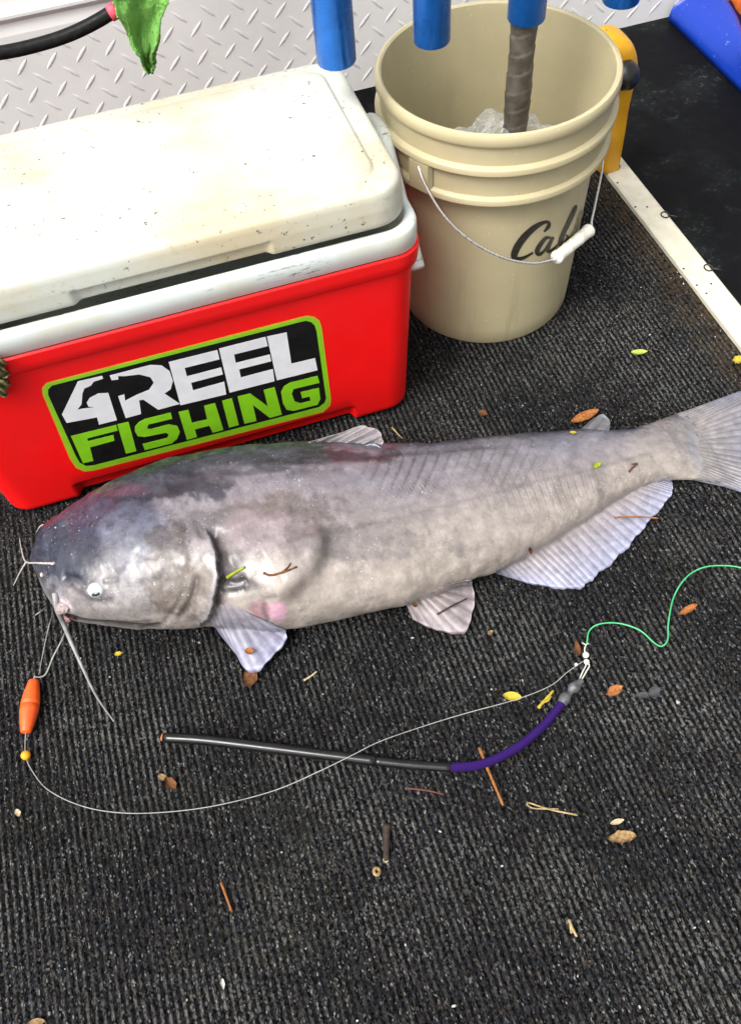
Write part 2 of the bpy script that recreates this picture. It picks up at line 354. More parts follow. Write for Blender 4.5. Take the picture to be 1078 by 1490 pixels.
for (px, py) in ((898, 266), (924, 301), (941, 301), (994, 391), (1034, 413), (1027, 427), (1013, 415)):
    c = at_z(px, py, .006); V, Fc = lathe_geo([(.0001, .0008), (.0017, .0006), (.0021, -.001)], (c[0], c[1], .006), 10); mk('screw', V, Fc, M['ring'], st)

# diamond plate wall
wl = empty('plate_wall', (.4, WALL_Y, 0), 'pale diamond plate aluminium wall behind the cooler and bucket', 'wall')
ZB = .262
prof = [(WALL_Y, -.004), (WALL_Y, ZB-.03), (WALL_Y+.004, ZB-.012), (WALL_Y-.004, ZB-.002), (WALL_Y-.004, ZB+.003), (WALL_Y+.012, ZB+.006), (WALL_Y+.012, .62), (WALL_Y+.06, .62), (WALL_Y+.06, -.004)]
n = len(prof); V = [(x, y, z) for x in (-.85, 2.2) for y, z in prof]
mk('plate', V, [(i, (i+1) % n, n+(i+1) % n, n+i) for i in range(n)]+[tuple(range(n))[::-1], tuple(range(n, 2*n))], M['plate'], wl, False)
def lug_mesh():
    V = []; L, Wd, Hh = .0185, .0036, .0009
    t = np.linspace(-1, 1, 7)
    for k, (s, h) in enumerate(((1, 0), (.55, .8), (0, 1), (-.55, .8), (-1, 0))):
        for q in t: V.append((q*L*(1-.10*abs(s)*0), s*Wd*(1-q*q)**.8, -h*Hh*(1-q**4)))
    return V, grid_faces(5, 7)
LV, LF = lug_mesh(); lme = bpy.data.meshes.new('lug'); lme.from_pydata(LV, [], [f[::-1] for f in LF]); lme.materials.append(M['lug'])
lme.polygons.foreach_set('use_smooth', [True]*len(lme.polygons))
PIT = .0512; far = []
cand = []
for i in range(-26, 34):
    for j in range(-1, 13):
        for kd in (0, 1):
            x = .4515+i*PIT+(.5*PIT if kd else 0); z = .0245+j*PIT+(.5*PIT if kd else 0)
            if (ZB-.05 < z < ZB+.024) or z < .012 or z > .6 or x < -.83 or x > 2.15: continue
            y = WALL_Y if z < ZB else WALL_Y+.012
            px, py = project((x, y, z)); cand.append((x, y, z, kd, -40 < px[0] < 1118 and -40 < py[0] < 240))
for x, y, z, kd, vis in cand:
    R = Matrix.Translation((x, y, z)) @ Matrix.Rotation(math.pi/2, 4, 'X') @ Matrix.Rotation((math.pi/4 if kd == 0 else -math.pi/4), 4, 'Z') @ Matrix.Rotation(math.pi, 4, 'X')
    if vis:
        o = link('lug', lme); o.parent = wl; o.matrix_parent_inverse = wl.matrix_basis.inverted(); o.matrix_basis = R
    else: far.append(R)
V, Fc = [], []
for R in far:
    o0 = len(V); V += [tuple(R @ Vector(v)) for v in LV]; Fc += [tuple(o0+i for i in f[::-1]) for f in LF]
prop(mk('lug_field', V, Fc, M['lug'], wl), kind='stuff')

# ------------------------------------------------------------------ cooler
def rr(x0, x1, y0, y1, r, ns=40, nc=8):
    pts = []
    def side(a, b_, m):
        for t in np.linspace(0, 1, m, endpoint=False): pts.append((a[0]+(b_[0]-a[0])*t, a[1]+(b_[1]-a[1])*t))
    def arc(cx, cy, a0):
        for t in np.linspace(0, math.pi/2, nc, endpoint=False): pts.append((cx+r*math.cos(a0+t), cy+r*math.sin(a0+t)))
    side((x0+r, y0), (x1-r, y0), ns); arc(x1-r, y0+r, -math.pi/2); side((x1, y0+r), (x1, y1-r), 12); arc(x1-r, y1-r, 0)
    side((x1-r, y1), (x0+r, y1), 12); arc(x0+r, y1-r, math.pi/2); side((x0, y1-r), (x0, y0+r), 12); arc(x0+r, y0+r, math.pi)
    return pts
def rrloft(levels, ns=40, disp=None, cap0=True, cap1=True):
    V = []
    for lv in levels:
        z, x0, x1, y0, y1, r = lv; ring = rr(x0, x1, y0, y1, r, ns)
        for (x, y) in ring:
            v = [x, y, z]
            if disp: v = disp(v)
            V.append(v)
    n = len(ring); Fc = [f[::-1] for f in grid_faces(len(levels), n, True)]
    if cap0: Fc.append(tuple(range(n))[::-1])
    if cap1: Fc.append(tuple(range((len(levels)-1)*n, len(levels)*n)))
    return V, Fc
CX0, CX1 = -.318, .261           # bottom footprint
FY0, FY1 = .807, .789             # front face y at z=0 and z=.30
TOPZ = .298
ck = empty('cooler', (-.03, .93, 0), 'red ice chest with stained white lid slightly open and a fishing sticker', 'cooler')
def clerp(z, e=0.0):
    t = z/.30
    return (z, CX0-.014*t-e, CX1+.0115*t+e, FY0+(FY1-FY0)*t-e, 1.052+.026*t+e, .034)
lv = [(0.0005, CX0+.012, CX1-.012, FY0+.012, 1.04, .028), (.004, CX0+.004, CX1-.004, FY0+.004, 1.048, .032)]
lv += [clerp(z) for z in (.010, .016, .022, .026, .028, .030, .032, .034, .036, .040, .06, .10, .16, .22, .262, .268)]
lv += [clerp(.270, .003), clerp(.273, .005), clerp(.285, .0055), clerp(TOPZ-.002, .0055), clerp(TOPZ, .003)]
RX0, RX1 = at_y(112, 712, .808)[0], at_y(518, 612, .808)[0]
def foot(v):
    x, y, z = v
    if y < FY0+.03 and z < .05:
        top = .034-.05*max(0, abs(x-(RX0+RX1)/2)-(RX1-RX0)/2+.02)*8
        d = min(x-RX0, RX1-x)/.006; m = max(0, min(1, d))*max(0, min(1, (.0345-z)/.004+.5))
        y += .012*m
        if z < .008 and m > .2: z += .010
    return [x, y, z]
V, Fc = rrloft(lv, 150, foot, True, False); body = sharpen(mk('body', V, Fc, M['red'], ck), 50)
# white collar ring with open channel
e = .0035
def cl2(z, e): l = list(clerp(.30, e)); l[0] = z; return tuple(l)
lv = [cl2(TOPZ+.0005, .001), cl2(TOPZ+.002, e), cl2(.324, e), cl2(.3285, .002), cl2(.330, -.001), cl2(.330, -.006), cl2(.328, -.008), cl2(.300, -.011), cl2(.298, -.022), cl2(.05, -.045)]
V, Fc = rrloft(lv, 60, None, False, True); mk('collar', V, [f for f in Fc], M['collar'], ck)
# lid, tilted on its rear hinge
lx0, lx1, ly0, ly1 = clerp(.30)[1]+.004, clerp(.30)[2]-.009, .791, 1.082
def L(z, i, r=.040): return (z, lx0+i, lx1-i, ly0+i, ly1-i, max(.012, r-i*.6))
LZ = .3312
lv = [L(0, .012), L(.001, .004), L(.003, .001), L(.006, 0), L(.010, 0), L(.014, 0), L(.018, 0), L(.020, 0), L(.022, 0), L(.024, 0), L(.028, .0005), L(.036, .0012), L(.0425, .002), L(.0462, .004), L(.0480, .0075), L(.0487, .013), L(.0488, .020), L(.0488, .026), L(.0486, .028), L(.0490, .0285), L(.0520, .0310), L(.0528, .033), L(.0528, .05), L(.0530, .09), L(.0531, .12)]
ang = -.022
HX0, HX1 = at_y(104, 430, .790)[0], at_y(398, 368, .790)[0]
hinge = np.array([0, ly1-.02, 0])
def lidd(v):
    x, y, z = v
    if y < ly0+.02 and z < .03:
        d = min(x-HX0, HX1-x)/.007; m = max(0, min(1, d))*max(0, min(1, (.0205-z)/.003+.5)); y += .007*m
    dy = y-hinge[1]
    return [x, hinge[1]+dy*math.cos(ang)-z*math.sin(ang), LZ+z*math.cos(ang)+dy*math.sin(ang)]
V, Fc = rrloft(lv, 150, lidd); lid = sharpen(mk('lid', V, Fc, M['cwhite'], ck), 60)
# end handle: a bar along the right end on two short arms
hp = cr([(.268, 1.012, .318), (.284, 1.008, .326), (.2905, .985, .320), (.2905, .975, .311), (.2905, .92, .260), (.2905, .868, .213), (.2905, .858, .204)], 8)
hd = tube('handle', hp, np.r_[np.full(len(hp)-3, .0105), .0103, .0095, .0075], M['collar'], ck, 20)
V, Fc = rrloft([(.300, .262, .284, .998, 1.022, .004), (.326, .262, .284, .998, 1.022, .004)], 6); mk('handle_arm', V, Fc, M['collar'], hd)

# sticker on the front, traced on the real front face
fn = np.array([0, -(.30), -(FY0-FY1)]); fn = fn/np.linalg.norm(fn)
fn = np.array([0.0, -math.cos(math.atan2(FY0-FY1, .30)), -math.sin(math.atan2(FY0-FY1, .30))])
fo = np.array([0, FY0, 0.0])
def stk(pts, lift):
    return [at_plane(60+x/2.45, 450+y/2.45, fo+fn*lift, fn) for x, y in pts]
sk = prism('sticker', stk([(20, 262), (925, 28), (950, 23), (975, 27), (992, 40), (1000, 65), (1033, 320), (1030, 343), (1005, 366), (190, 574), (155, 578), (125, 565), (104, 535), (6, 303), (4, 280)], .0001), fn, .0004, M['stk_edge'], ck)
prism('sticker_border', stk([(28, 266), (925, 34), (948, 30), (970, 34), (985, 46), (993, 70), (1026, 320), (1022, 338), (1000, 359), (190, 567), (158, 570), (130, 557), (112, 530), (14, 303), (13, 284)], .0005), fn, .0002, M['stk_green'], sk)
prism('sticker_field', stk([(40, 272), (925, 45), (945, 41), (962, 46), (975, 58), (981, 78), (1015, 318), (1010, 332), (990, 348), (190, 555), (160, 558), (138, 546), (124, 522), (26, 305), (26, 286)], .0007), fn, .0002, M['stk_black'], sk)
letters_w = [[(75, 375), (92, 405), (200, 385), (207, 411), (271, 395), (240, 298), (205, 300), (175, 315), (163, 333), (170, 347), (193, 349), (150, 354), (130, 358), (145, 338), (148, 300), (155, 282), (178, 272), (188, 258), (222, 247), (218, 237), (132, 257)],
 [(245, 236), (390, 198), (430, 200), (458, 220), (470, 255), (462, 285), (440, 300), (495, 337), (418, 358), (365, 322), (350, 324), (357, 373), (302, 388), (275, 310), (297, 303), (300, 326), (345, 303), (385, 287), (402, 262), (390, 242), (350, 232), (300, 238), (275, 238), (276, 250), (252, 253)],
 [(455, 188), (628, 145), (636, 178), (512, 209), (520, 239), (642, 207), (648, 232), (535, 262), (542, 289), (653, 258), (660, 303), (497, 342)],
 [(634, 140), (800, 98), (808, 131), (688, 161), (694, 191), (815, 161), (820, 185), (706, 214), (712, 243), (826, 213), (832, 256), (672, 297)],
 [(805, 97), (875, 82), (892, 194), (976, 174), (985, 217), (840, 253)]]
letters_g = [[(107, 452), (268, 412), (274, 432), (165, 460), (168, 470), (258, 448), (262, 468), (175, 492), (187, 540), (150, 549)],
 [(272, 410), (312, 401), (340, 505), (303, 515)],
 [(335, 418), (350, 401), (370, 391), (462, 368), (468, 390), (382, 411), (378, 425), (392, 427), (455, 410), (485, 415), (495, 437), (485, 462), (465, 478), (370, 502), (362, 480), (450, 458), (456, 447), (445, 440), (370, 455), (345, 452), (335, 436)],
 [(490, 366), (525, 358), (538, 405), (592, 392), (581, 344), (620, 334), (650, 430), (612, 440), (600, 415), (548, 428), (556, 455), (520, 465)],
 [(645, 326), (680, 317), (705, 412), (670, 422)],
 [(700, 311), (745, 300), (808, 346), (793, 288), (832, 277), (858, 375), (815, 387), (755, 341), (768, 398), (725, 408)],
 [(985, 237), (992, 262), (900, 284), (893, 300), (903, 328), (925, 335), (960, 326), (957, 311), (930, 317), (925, 295), (990, 280), (995, 320), (985, 340), (900, 362), (875, 358), (862, 335), (855, 295), (865, 275), (885, 262)]]
for q in letters_w: prism('letter', stk(q, .0009), fn, .0002, M['stk_white'], sk)
for q in letters_g: prism('letter', stk(q, .0009), fn, .0002, M['stk_green'], sk)

# ------------------------------------------------------------------ bucket
BX, BY = .4517, 1.0056
bk = empty('bucket', (BX, BY, 0), 'beige plastic bucket with script logo, wire bail and rod butt inside', 'bucket')
ZR = .268; R0, R1 = .1300, .1390
prof = [(.001, .001), (.124, .0005), (.128, .001), (R0-.0004, .004), (R0+(R1-R0)*.03/ZR, .03), (R0+(R1-R0)*.225/ZR, .225), (R1-.0005, ZR-.003), (R1+.001, ZR-.001), (.1535, ZR), (.1548, ZR+.0012), (.1550, ZR+.008), (.1542, ZR+.0092), (.1490, ZR+.0115), (.1487, .309), (.1495, .3120),
        (.1562, .3124), (.1574, .3138), (.1576, .3205), (.1568, .3218), (.1508, .3242), (.1505, .346), (.1510, .3505), (.1548, .3515), (.1560, .3545), (.1557, .3630), (.1535, .3665), (.1500, .3672), (.1472, .3655), (.1460, .360), (.1440, .31), (.1360, .26), (.1275, .04), (.125, .006), (.001, .005)]
V, Fc = lathe_geo(prof, (BX, BY, 0), 144); sharpen(mk('shell', V, [f[::-1] for f in Fc], M['bucket'], bk), 38)
def cone(px, py, lift=0.0, dr=None):
    """point of the bucket side under a pixel"""
    d = ray(px, py); r0, k = R0+lift, (R1-R0)/ZR
    if dr: r0, k = dr, 0.0
    ox, oy, oz = CAM[0]-BX, CAM[1]-BY, CAM[2]
    A = d[0]**2+d[1]**2-(k*d[2])**2; B = 2*(ox*d[0]+oy*d[1]-k*d[2]*(r0+k*oz)); C = ox*ox+oy*oy-(r0+k*oz)**2
    disc = B*B-4*A*C
    t = (-B-math.sqrt(max(0, disc)))/(2*A); return CAM+t*d
def wrapped_stroke(name, pts, wd, mat, parent):
    c = cr([(x, y) for x, y in pts], 8); wq = np.interp(np.linspace(0, 1, len(c)), np.linspace(0, 1, len(wd)), wd)
    T = np.gradient(c, axis=0); T /= np.linalg.norm(T, axis=1)[:, None]+1e-9; N = np.stack([-T[:, 1], T[:, 0]], 1); V = []
    for q, n_, w_ in zip(c, N, wq):
        for s in (-1, 0, 1):
            p = q+n_*w_*s*.5; V.append(cone(540+p[0]/2.994, 280+p[1]/2.994, .0007))
    return mk(name, V, grid_faces(len(c), 3), mat, parent)
wrapped_stroke('letter', [(752, 172), (770, 150), (773, 133), (755, 130), (715, 150), (670, 190), (637, 235), (622, 272), (630, 290), (665, 284), (705, 262)], [8, 18, 15, 14, 24, 30, 32, 30, 22, 14, 8], M['ink'], bk)
wrapped_stroke('letter', [(786, 200), (762, 198), (738, 225), (722, 255), (730, 270), (752, 255), (776, 222), (790, 196)], [8, 16, 20, 22, 16, 12, 16, 12], M['ink'], bk)
wrapped_stroke('letter', [(792, 194), (772, 235), (768, 256), (785, 252), (812, 228)], [14, 18, 14, 10, 7], M['ink'], bk)
wrapped_stroke('letter', [(812, 228), (850, 160), (880, 95), (893, 62), (884, 70), (858, 130), (828, 200), (822, 226), (838, 222), (856, 196), (848, 186)], [7, 12, 13, 9, 12, 18, 22, 18, 12, 12, 8], M['ink'], bk)
wrapped_stroke('letter', [(862, 205), (876, 180), (888, 165), (884, 190), (868, 205)], [8, 12, 10, 12, 8], M['inkworn'], bk)
wrapped_stroke('letter', [(884, 190), (902, 140), (918, 85), (908, 100), (890, 160), (886, 186)], [6, 12, 12, 12, 14, 10], M['inkworn'], bk)
# ears, bail wire, grip
e1 = cone(609, 243, dr=.1560); e2 = np.array([2*BX-e1[0], 2*BY-e1[1], e1[2]])
for q in (e1, e2):
    a = math.atan2(q[1]-BY, q[0]-BX); V = []
    for (dt, dr_) in ((-.115, .1505), (-.095, .1575), (.095, .1575), (.115, .1505)):
        for z in (ZR+.004, .3115): V.append((BX+dr_*math.cos(a+dt), BY+dr_*math.sin(a+dt), z))
    mk('ear', V, [f[::-1] for f in grid_faces(4, 2)]+[(0, 2, 4, 6), (7, 5, 3, 1)], M['bucket'], bk, False)
g = cone(800, 384, dr=.155); ax = e2-e1; nb = np.cross(ax, g-e1); nb /= np.linalg.norm(nb)
out1 = (e1-np.array([BX, BY, e1[2]])); out1 /= np.linalg.norm(out1)
wire = [(609, 243), (618, 268), (640, 306), (668, 337), (700, 360), (738, 377), (775, 383), (800, 379), (812, 374)]
W3 = [at_plane(x, y, e1, nb) for x, y in wire]
right = [(812, 374), (855, 338), (861, 318), (868, 285), (875, 250), (877, 226)]
R3 = [at_plane(x, y, e1, nb) for x, y in right]
bail = tube('bail', cr([e1-out1*.004]+[np.array(q)+out1*0 for q in W3]+R3[1:], 8), .0017, M['bail'], bk, 8)
gp = np.array([at_plane(808, 376, e1, nb), at_plane(858, 334, e1, nb)]); d_ = gp[1]-gp[0]
gpts = [gp[0]+d_*t for t in (0, .03, .06, .12, .3, .33, .36, .5, .64, .67, .7, .88, .94, .97, 1.0)]
tube('grip', gpts, [.0085, .0098, .0098, .0086, .0086, .0093, .0086, .0086, .0086, .0093, .0086, .0086, .0098, .0098, .0085], M['grip'], bail, 16)

# plastic bag in the bucket
zt = at_y(722, 166, BY-.02)[2]
def blob(name, c, r, sub, amp, sc, mat, parent=None, seed=1, smooth=False):
    import bmesh
    bm = bmesh.new(); bmesh.ops.create_icosphere(bm, subdivisions=sub, radius=1.0); V = np.array([v.co[:] for v in bm.verts]); Fc = [[v.index for v in f.verts] for f in bm.faces]; bm.free()
    k = 1+amp*fbm(V+seed*3.1, sc, seed, 3)+amp*.8*(1-2*np.abs(vnoise(V+9.7+seed, sc*1.6, seed+5)))
    return mk(name, np.array(c)+V*k[:, None]*np.array(r), Fc, mat, parent, smooth)
bagh = (zt-.012)/2
prop(blob('plastic_bag', (BX+.016, BY-.018, .010+bagh*1.0), (.100, .096, bagh*.84), 5, .11, 3.2, M['bag'], None, 4), 'crumpled clear plastic bag inside the beige bucket', 'plastic bag')

# ------------------------------------------------------------------ rod holder rack and rod
RY = .972
rk = empty('rod_holder_rack', (.42, RY, .42), 'blue anodised rod holder tubes hanging over the bucket and cooler', 'rod holder')
ends = [(490, 101, 57.5), (628, 71, 54), (765, 39, 55), (902, 13, 54)]
tubx = []
for (px, py, wd) in ends:
    c = at_y(px, py-11, RY-.0); dep = np.dot(c-CAM, F_); r = wd*.5*dep/FPX
    z0 = at_y(px, py, RY-r*.8)[2]; tubx.append((c[0], z0, r))
    prof = [(r-.0035, .0), (r-.001, -.0006), (r, .001), (r, .33), (r-.0035, .33), (r-.0035, 0)]
    V, Fc = lathe_geo(prof, (c[0], RY, z0), 48); sharpen(mk('tube', V, [f[::-1] for f in Fc], M['blue'], rk), 45)
zb = .66
tube('crossbar', [(-.2, RY+.045, zb), (1.0, RY+.045, zb)], .021, M['blue'], rk, 24)
for x in (.05, .85): tube('bracket', [(x, RY+.03, zb-.0), (x, 1.3, zb-.03), (x, WALL_Y+.014, .56)], .016, M['blue'], rk, 16)
rd = empty('fishing_rod', (tubx[2][0], RY, .2), 'brown wrapped rod butt standing in the bucket through a blue tube', 'fishing rod')
x3 = tubx[2][0]; zz_ = np.linspace(.17, .82, 420)
xb, yb = x3-.002, RY
th = np.linspace(0, 2*math.pi, 41)[:-1]; V = []
for z in zz_:
    r = .0152+.0006*math.sin(z*60)
    for t in th:
        ph = (z*42-t/(2*math.pi)) % 1.0
        V.append((xb+(r+.0013*ph**.7)*math.cos(t), yb+(r+.0013*ph**.7)*math.sin(t), z))
mk('butt', V, [f[::-1] for f in grid_faces(len(zz_), 40, True)]+[tuple(range(40))], M['wrap'], rd)
tube('blank', [(xb, yb, .8), (xb, yb, 1.6)], [.006, .004], M['blackp'], rd, 10)

# ------------------------------------------------------------------ hose, tape and green cloth by the wall
HY = 1.25
def hp_(x, y, dy=0): return at_y(x, y, HY+dy)
hs_ = empty('hose', tuple(hp_(60, 60)), 'black rubber hose with pink tape round its end', 'hose')
hw = 15.0*np.dot(hp_(80, 55)-CAM, F_)/FPX
tube('hose_body', cr([hp_(-220, 70), hp_(-90, 84), hp_(0, 77), hp_(70, 61), hp_(120, 42), hp_(168, 14), hp_(200, -18), hp_(222, -90)], 8), hw*.64, M['hose'], hs_, 20)
tube('tape', [hp_(160, 20), hp_(165, 17), hp_(171, 12)], hw*.76, M['pink'], hs_, 20)
# cloth: a folded drape sheet
rows = [(-60, 150, 262), (-20, 158, 254), (0, 163, 246), (20, 172, 238), (45, 182, 234), (70, 194, 231), (88, 205, 226), (105, 217, 223)]
V = []; nu = 90; rr_ = cr([(a, l, r_) for a, l, r_ in rows], 18)
for k, (yy, l, r_) in enumerate(rr_):
    for j in range(nu):
        t = j/(nu-1); kk = k/18*5; fold = .012*math.sin(t*6.5+.5+kk*.05)*(1-k/len(rr_)*.6)+.003*math.sin(t*17+kk*.23)+.004*math.sin(kk*.5+t*3)+.0022*(rng.random()-.5)
        V.append(at_y(l+(r_-l)*t+1.5*math.sin(kk*.7+t*5)+1.2*(rng.random()-.5), yy+2.0*math.sin(t*13)*(k > len(rr_)-14)+1.2*(rng.random()-.5), HY-.034-fold))
cl = mk('green_cloth', V, grid_faces(len(rr_), nu), M['cloth'])
sm = cl.modifiers.new('solid', 'SOLIDIFY'); sm.thickness = .002
prop(cl, 'bright green dirty cloth hanging to a point over the hose end', 'cloth')

# ------------------------------------------------------------------ yellow tool behind the bucket
yt = empty('yellow_tool', (.775, 1.19, 0), 'yellow plastic hand tool with round black knob behind the bucket', 'tool')
YY = 1.185
ctr = [(888, 262, 17, .020), (888, 240, 18, .024), (893, 200, 19, .028), (897, 160, 21, .030), (901, 125, 24, .034), (903, 95, 27, .036), (899, 70, 25, .034), (894, 58, 17, .024), (891, 54, 7, .010), (890, 53, 1, .001)]
cc = cr(ctr, 6); V = []; n = 28
for px, py, wd, dp in cc:
    c = at_y(px, py, YY); r = wd*np.dot(c-CAM, F_)/FPX
    for j in range(n):
        t = 2*math.pi*j/n; ct, s_ = math.cos(t), math.sin(t)
        V.append((c[0]+r*math.copysign(abs(ct)**.6, ct), c[1]+.02+dp*math.copysign(abs(s_)**.6, s_), max(.0065, c[2])))
mk('housing', V, [f[::-1] for f in grid_faces(len(cc), n, True)]+[tuple(range(n)), tuple(range((len(cc)-1)*n, len(cc)*n))[::-1]], M['yellow'], yt)
kc = at_y(915, 109, YY-.03); kr = .0215; V = []
kn = np.array([.45, -.75, .45]); kn /= np.linalg.norm(kn); ka = np.cross(kn, [0, 0, 1]); ka /= np.linalg.norm(ka); kb_ = np.cross(kn, ka)
for r, h in ((.0001, .012), (.010, .011), (.016, .008), (kr, .001), (kr, -.012), (.012, -.016), (.011, -.03)):
    for j in range(28):
        t = 2*math.pi*j/28; V.append(kc+kn*h+r*(ka*math.cos(t)+kb_*math.sin(t)))
mk('knob', V, [f[::-1] for f in grid_faces(7, 28, True)], M['blackp'], yt)

# ------------------------------------------------------------------ blue tub with orange gear
tb = empty('blue_tray', (1.3, 1.3, 0), 'scuffed blue plastic tray with wide rounded rim on the black floor', 'tray')
V = []; ysn = np.linspace(.90, 1.602, 50)
for y in ysn:
    t = min(1, max(0, (y-1.31)/.24)); lp = 1.108+.060*t*t*(3-2*t)
    for x, z in ((1.094, -.002), (1.095, .010), (1.099, .026), ((1.103+lp)/2-.004, .042), (lp-.008, .0515), (lp, .0535), (lp+.007, .051), (lp+.012, .038), (lp+.020, .008), (1.5, .006), (1.56, .05), (1.57, .054), (1.58, .05), (1.59, -.002)): V.append((x, y, z))
mk('shell', V, [f[::-1] for f in grid_faces(50, 14, True)]+[tuple(range(14)), tuple(range(49*14, 50*14))[::-1]], M['bluep'], tb)
prop(blob('orange_bag', (1.245, 1.47, .055), (.060, .14, .048), 4, .12, 2.2, M['orange'], None, 8, True), 'orange fabric bag lying in the blue tub', 'bag')

# olive rag caught at the cooler's left front
V = []
for i in range(14):
    for j in range(18):
        px, py = -45+58*i/13+3*math.sin(j*1.3), 522+54*j/17+3*math.sin(i*1.1)
        lift = .004+.010*abs(math.sin(i*.9+j*.7))+.006*math.sin(j*1.9)
        V.append(at_plane(px-(6*((j-9)/9)**2), py, fo+fn*max(.0016, lift), fn))
rg = mk('olive_rag', V, grid_faces(14, 18), M['olive']); sm = rg.modifiers.new('solid', 'SOLIDIFY'); sm.thickness = .001
prop(rg, 'crumpled olive rag stuck against the red cooler front', 'rag')

# ------------------------------------------------------------------ catfish
fish = empty('catfish', (.15, .6, 0), 'large grey blue catfish lying on its side on the carpet', 'fish')
top_px = [(41, 812), (46, 793), (60, 774), (90, 752), (130, 726), (165, 706), (200, 691), (250, 673), (300, 662), (350, 655), (400, 650), (450, 648), (500, 648), (560, 651), (620, 651), (700, 641), (760, 633), (830, 629), (880, 628), (915, 626), (945, 617), (970, 607), (1000, 597), (1030, 590), (1050, 584)]
bot_px = [(41, 818), (48, 838), (60, 862), (72, 884), (86, 898), (105, 907), (150, 914), (200, 918), (250, 918), (300, 913), (350, 912), (405, 917), (450, 912), (500, 902), (550, 891), (590, 881), (640, 862), (690, 843), (722, 832), (760, 812), (800, 789), (860, 753), (900, 727), (935, 707), (970, 696), (1000, 697), (1030, 701), (1050, 703)]
XN = at_z(40, 815, .05)[0]; XT = .612
def half_thick(x):
    s = (np.asarray(x)-XN)/(XT-XN)
    return np.interp(s, [-.05, 0, .015, .04, .08, .15, .22, .30, .40, .50, .60, .70, .80, .88, .94, 1.0, 1.1], [.022, .026, .036, .047, .058, .068, .072, .071, .067, .060, .051, .041, .031, .0235, .0175, .0065, .005])
def lift_outline(px):
    out = []
    for x, y in px:
        z = .05
        for _ in range(5):
            q = at_z(x, y, z); z = float(half_thick(q[0]))
        out.append(q[:2])
    return np.array(out)
to, bo = lift_outline(top_px), lift_outline(bot_px)
def smooth_interp(s, P):
    o = np.argsort(P[:, 0]); return np.interp(s, P[o, 0], P[o, 1])
NS, NM = 950, 220
u = np.linspace(0, 1, NS); sx = XN+(XT-XN)*(1-np.cos(u*math.pi*.5)**1.0)*0+0
uu = np.where(u < .15, .15*(u/.15)**1.9*.62, .093+(u-.15)/.85*.907); sx = XN+.0005+(XT-XN)*uu
ty, by = smooth_interp(sx, to), smooth_interp(sx, bo)
def sm1(a, k=7):
    kk = np.hanning(k+2)[1:-1]; kk /= kk.sum(); p = np.pad(a, k//2, mode='edge'); return np.convolve(p, kk, 'valid')
ty, by = sm1(ty, 9), sm1(by, 9)
bb = half_thick(sx); yc = (ty+by)/2; hh = (ty-by)/2
zc = bb.copy()
el = np.arctan2(CAM_H-zc, yc)
ratio = .80
a_ = np.sqrt(np.maximum(hh**2-(bb/np.tan(el))**2, (hh*.35)**2))
nose = np.sqrt(np.clip((sx-XN+.0008)/.030, 0.02, 1))       # close the blunt snout
a_ *= np.where(nose < 1, nose**.8, 1); bz = bb*np.where(nose < 1, .35+.65*nose, 1)
phi = 2*np.pi*np.arange(NM)/NM
cphi, sphi = np.cos(phi), np.sin(phi)
pw = .86
cx_ = np.sign(cphi)*np.abs(cphi)**pw; sz_ = np.sign(sphi)*np.abs(sphi)**.92
FX = np.repeat(sx[:, None], NM, 1); FY = yc[:, None]+a_[:, None]*cx_[None]; FZ = zc[:, None]+bz[:, None]*sz_[None]
# the underside spreads on the floor
FZ = np.where(FZ < .02, .003+(FZ)*.85, FZ)
FP = np.stack([FX, FY, FZ], 2)
dU = np.gradient(FP, axis=0); dV = np.gradient(FP, axis=1)
NRM = np.cross(dU, dV); NRM /= np.linalg.norm(NRM, axis=2)[..., None]+1e-12
cen = np.stack([sx, yc, zc], 1)[:, None]
sgn = np.sign((NRM*(FP-cen)).sum(2)).mean(); NRM *= 1 if sgn >= 0 else -1
fp, nr = FP.reshape(-1, 3), NRM.reshape(-1, 3)
PX, PY = project(fp); view = ((CAM-fp)*nr).sum(1)/np.linalg.norm(CAM-fp, axis=1)
seen = np.clip(view*9+.15, 0, 1)
def poly_sd(pts, n=14):
    """signed distance in pixels to a polyline (positive on its right-hand / lower side) and position along it"""
    c = cr(pts, n); D = np.full(len(PX), 1e9); Sg = np.zeros(len(PX)); Tt = np.zeros(len(PX))
    for k in range(len(c)-1):
        a, b2 = c[k], c[k+1]; d = b2-a; L2 = (d**2).sum()+1e-9
        tt = np.clip(((PX-a[0])*d[0]+(PY-a[1])*d[1])/L2, 0, 1); qx, qy = PX-a[0]-tt*d[0], PY-a[1]-tt*d[1]
        dist = np.hypot(qx, qy); m = dist < D; D = np.where(m, dist, D)
        Sg = np.where(m, np.sign(d[0]*(PY-a[1])-d[1]*(PX-a[0])), Sg); Tt = np.where(m, (k+tt)/(len(c)-1), Tt)
    return D, Sg, Tt
disp = np.zeros(len(PX))
disp += .0016*fbm(fp, 22, 3)+.0006*fbm(fp, 75, 8)
def step(pts, hi, lo, wh, wl, fade=.12):
    D, Sg, Tt = poly_sd(pts); e_ = np.clip(np.minimum(Tt, 1-Tt)/fade, 0, 1); e_ = np.where(D > 60, 0, e_)
    sd = Sg*D+4.5*vnoise(fp, 60, 15)+2*vnoise(fp, 160, 16); D, Sg = np.abs(sd), np.sign(sd)
    return np.where(Sg > 0, hi*np.exp(-(D/wh)**2), -lo*np.exp(-(D/wl)**2))*e_, D, e_
crease = np.zeros(len(PX))  # darkening of folds painted into the skin, plus lateral line and muscle marks
def groove(pts, dep, wd, dark, fade=.1):
    global disp, crease
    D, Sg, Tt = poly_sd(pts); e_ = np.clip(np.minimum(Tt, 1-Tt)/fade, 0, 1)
    g_ = np.exp(-(D/wd)**2)*e_*seen; disp -= dep*g_; crease = np.maximum(crease, dark*g_)
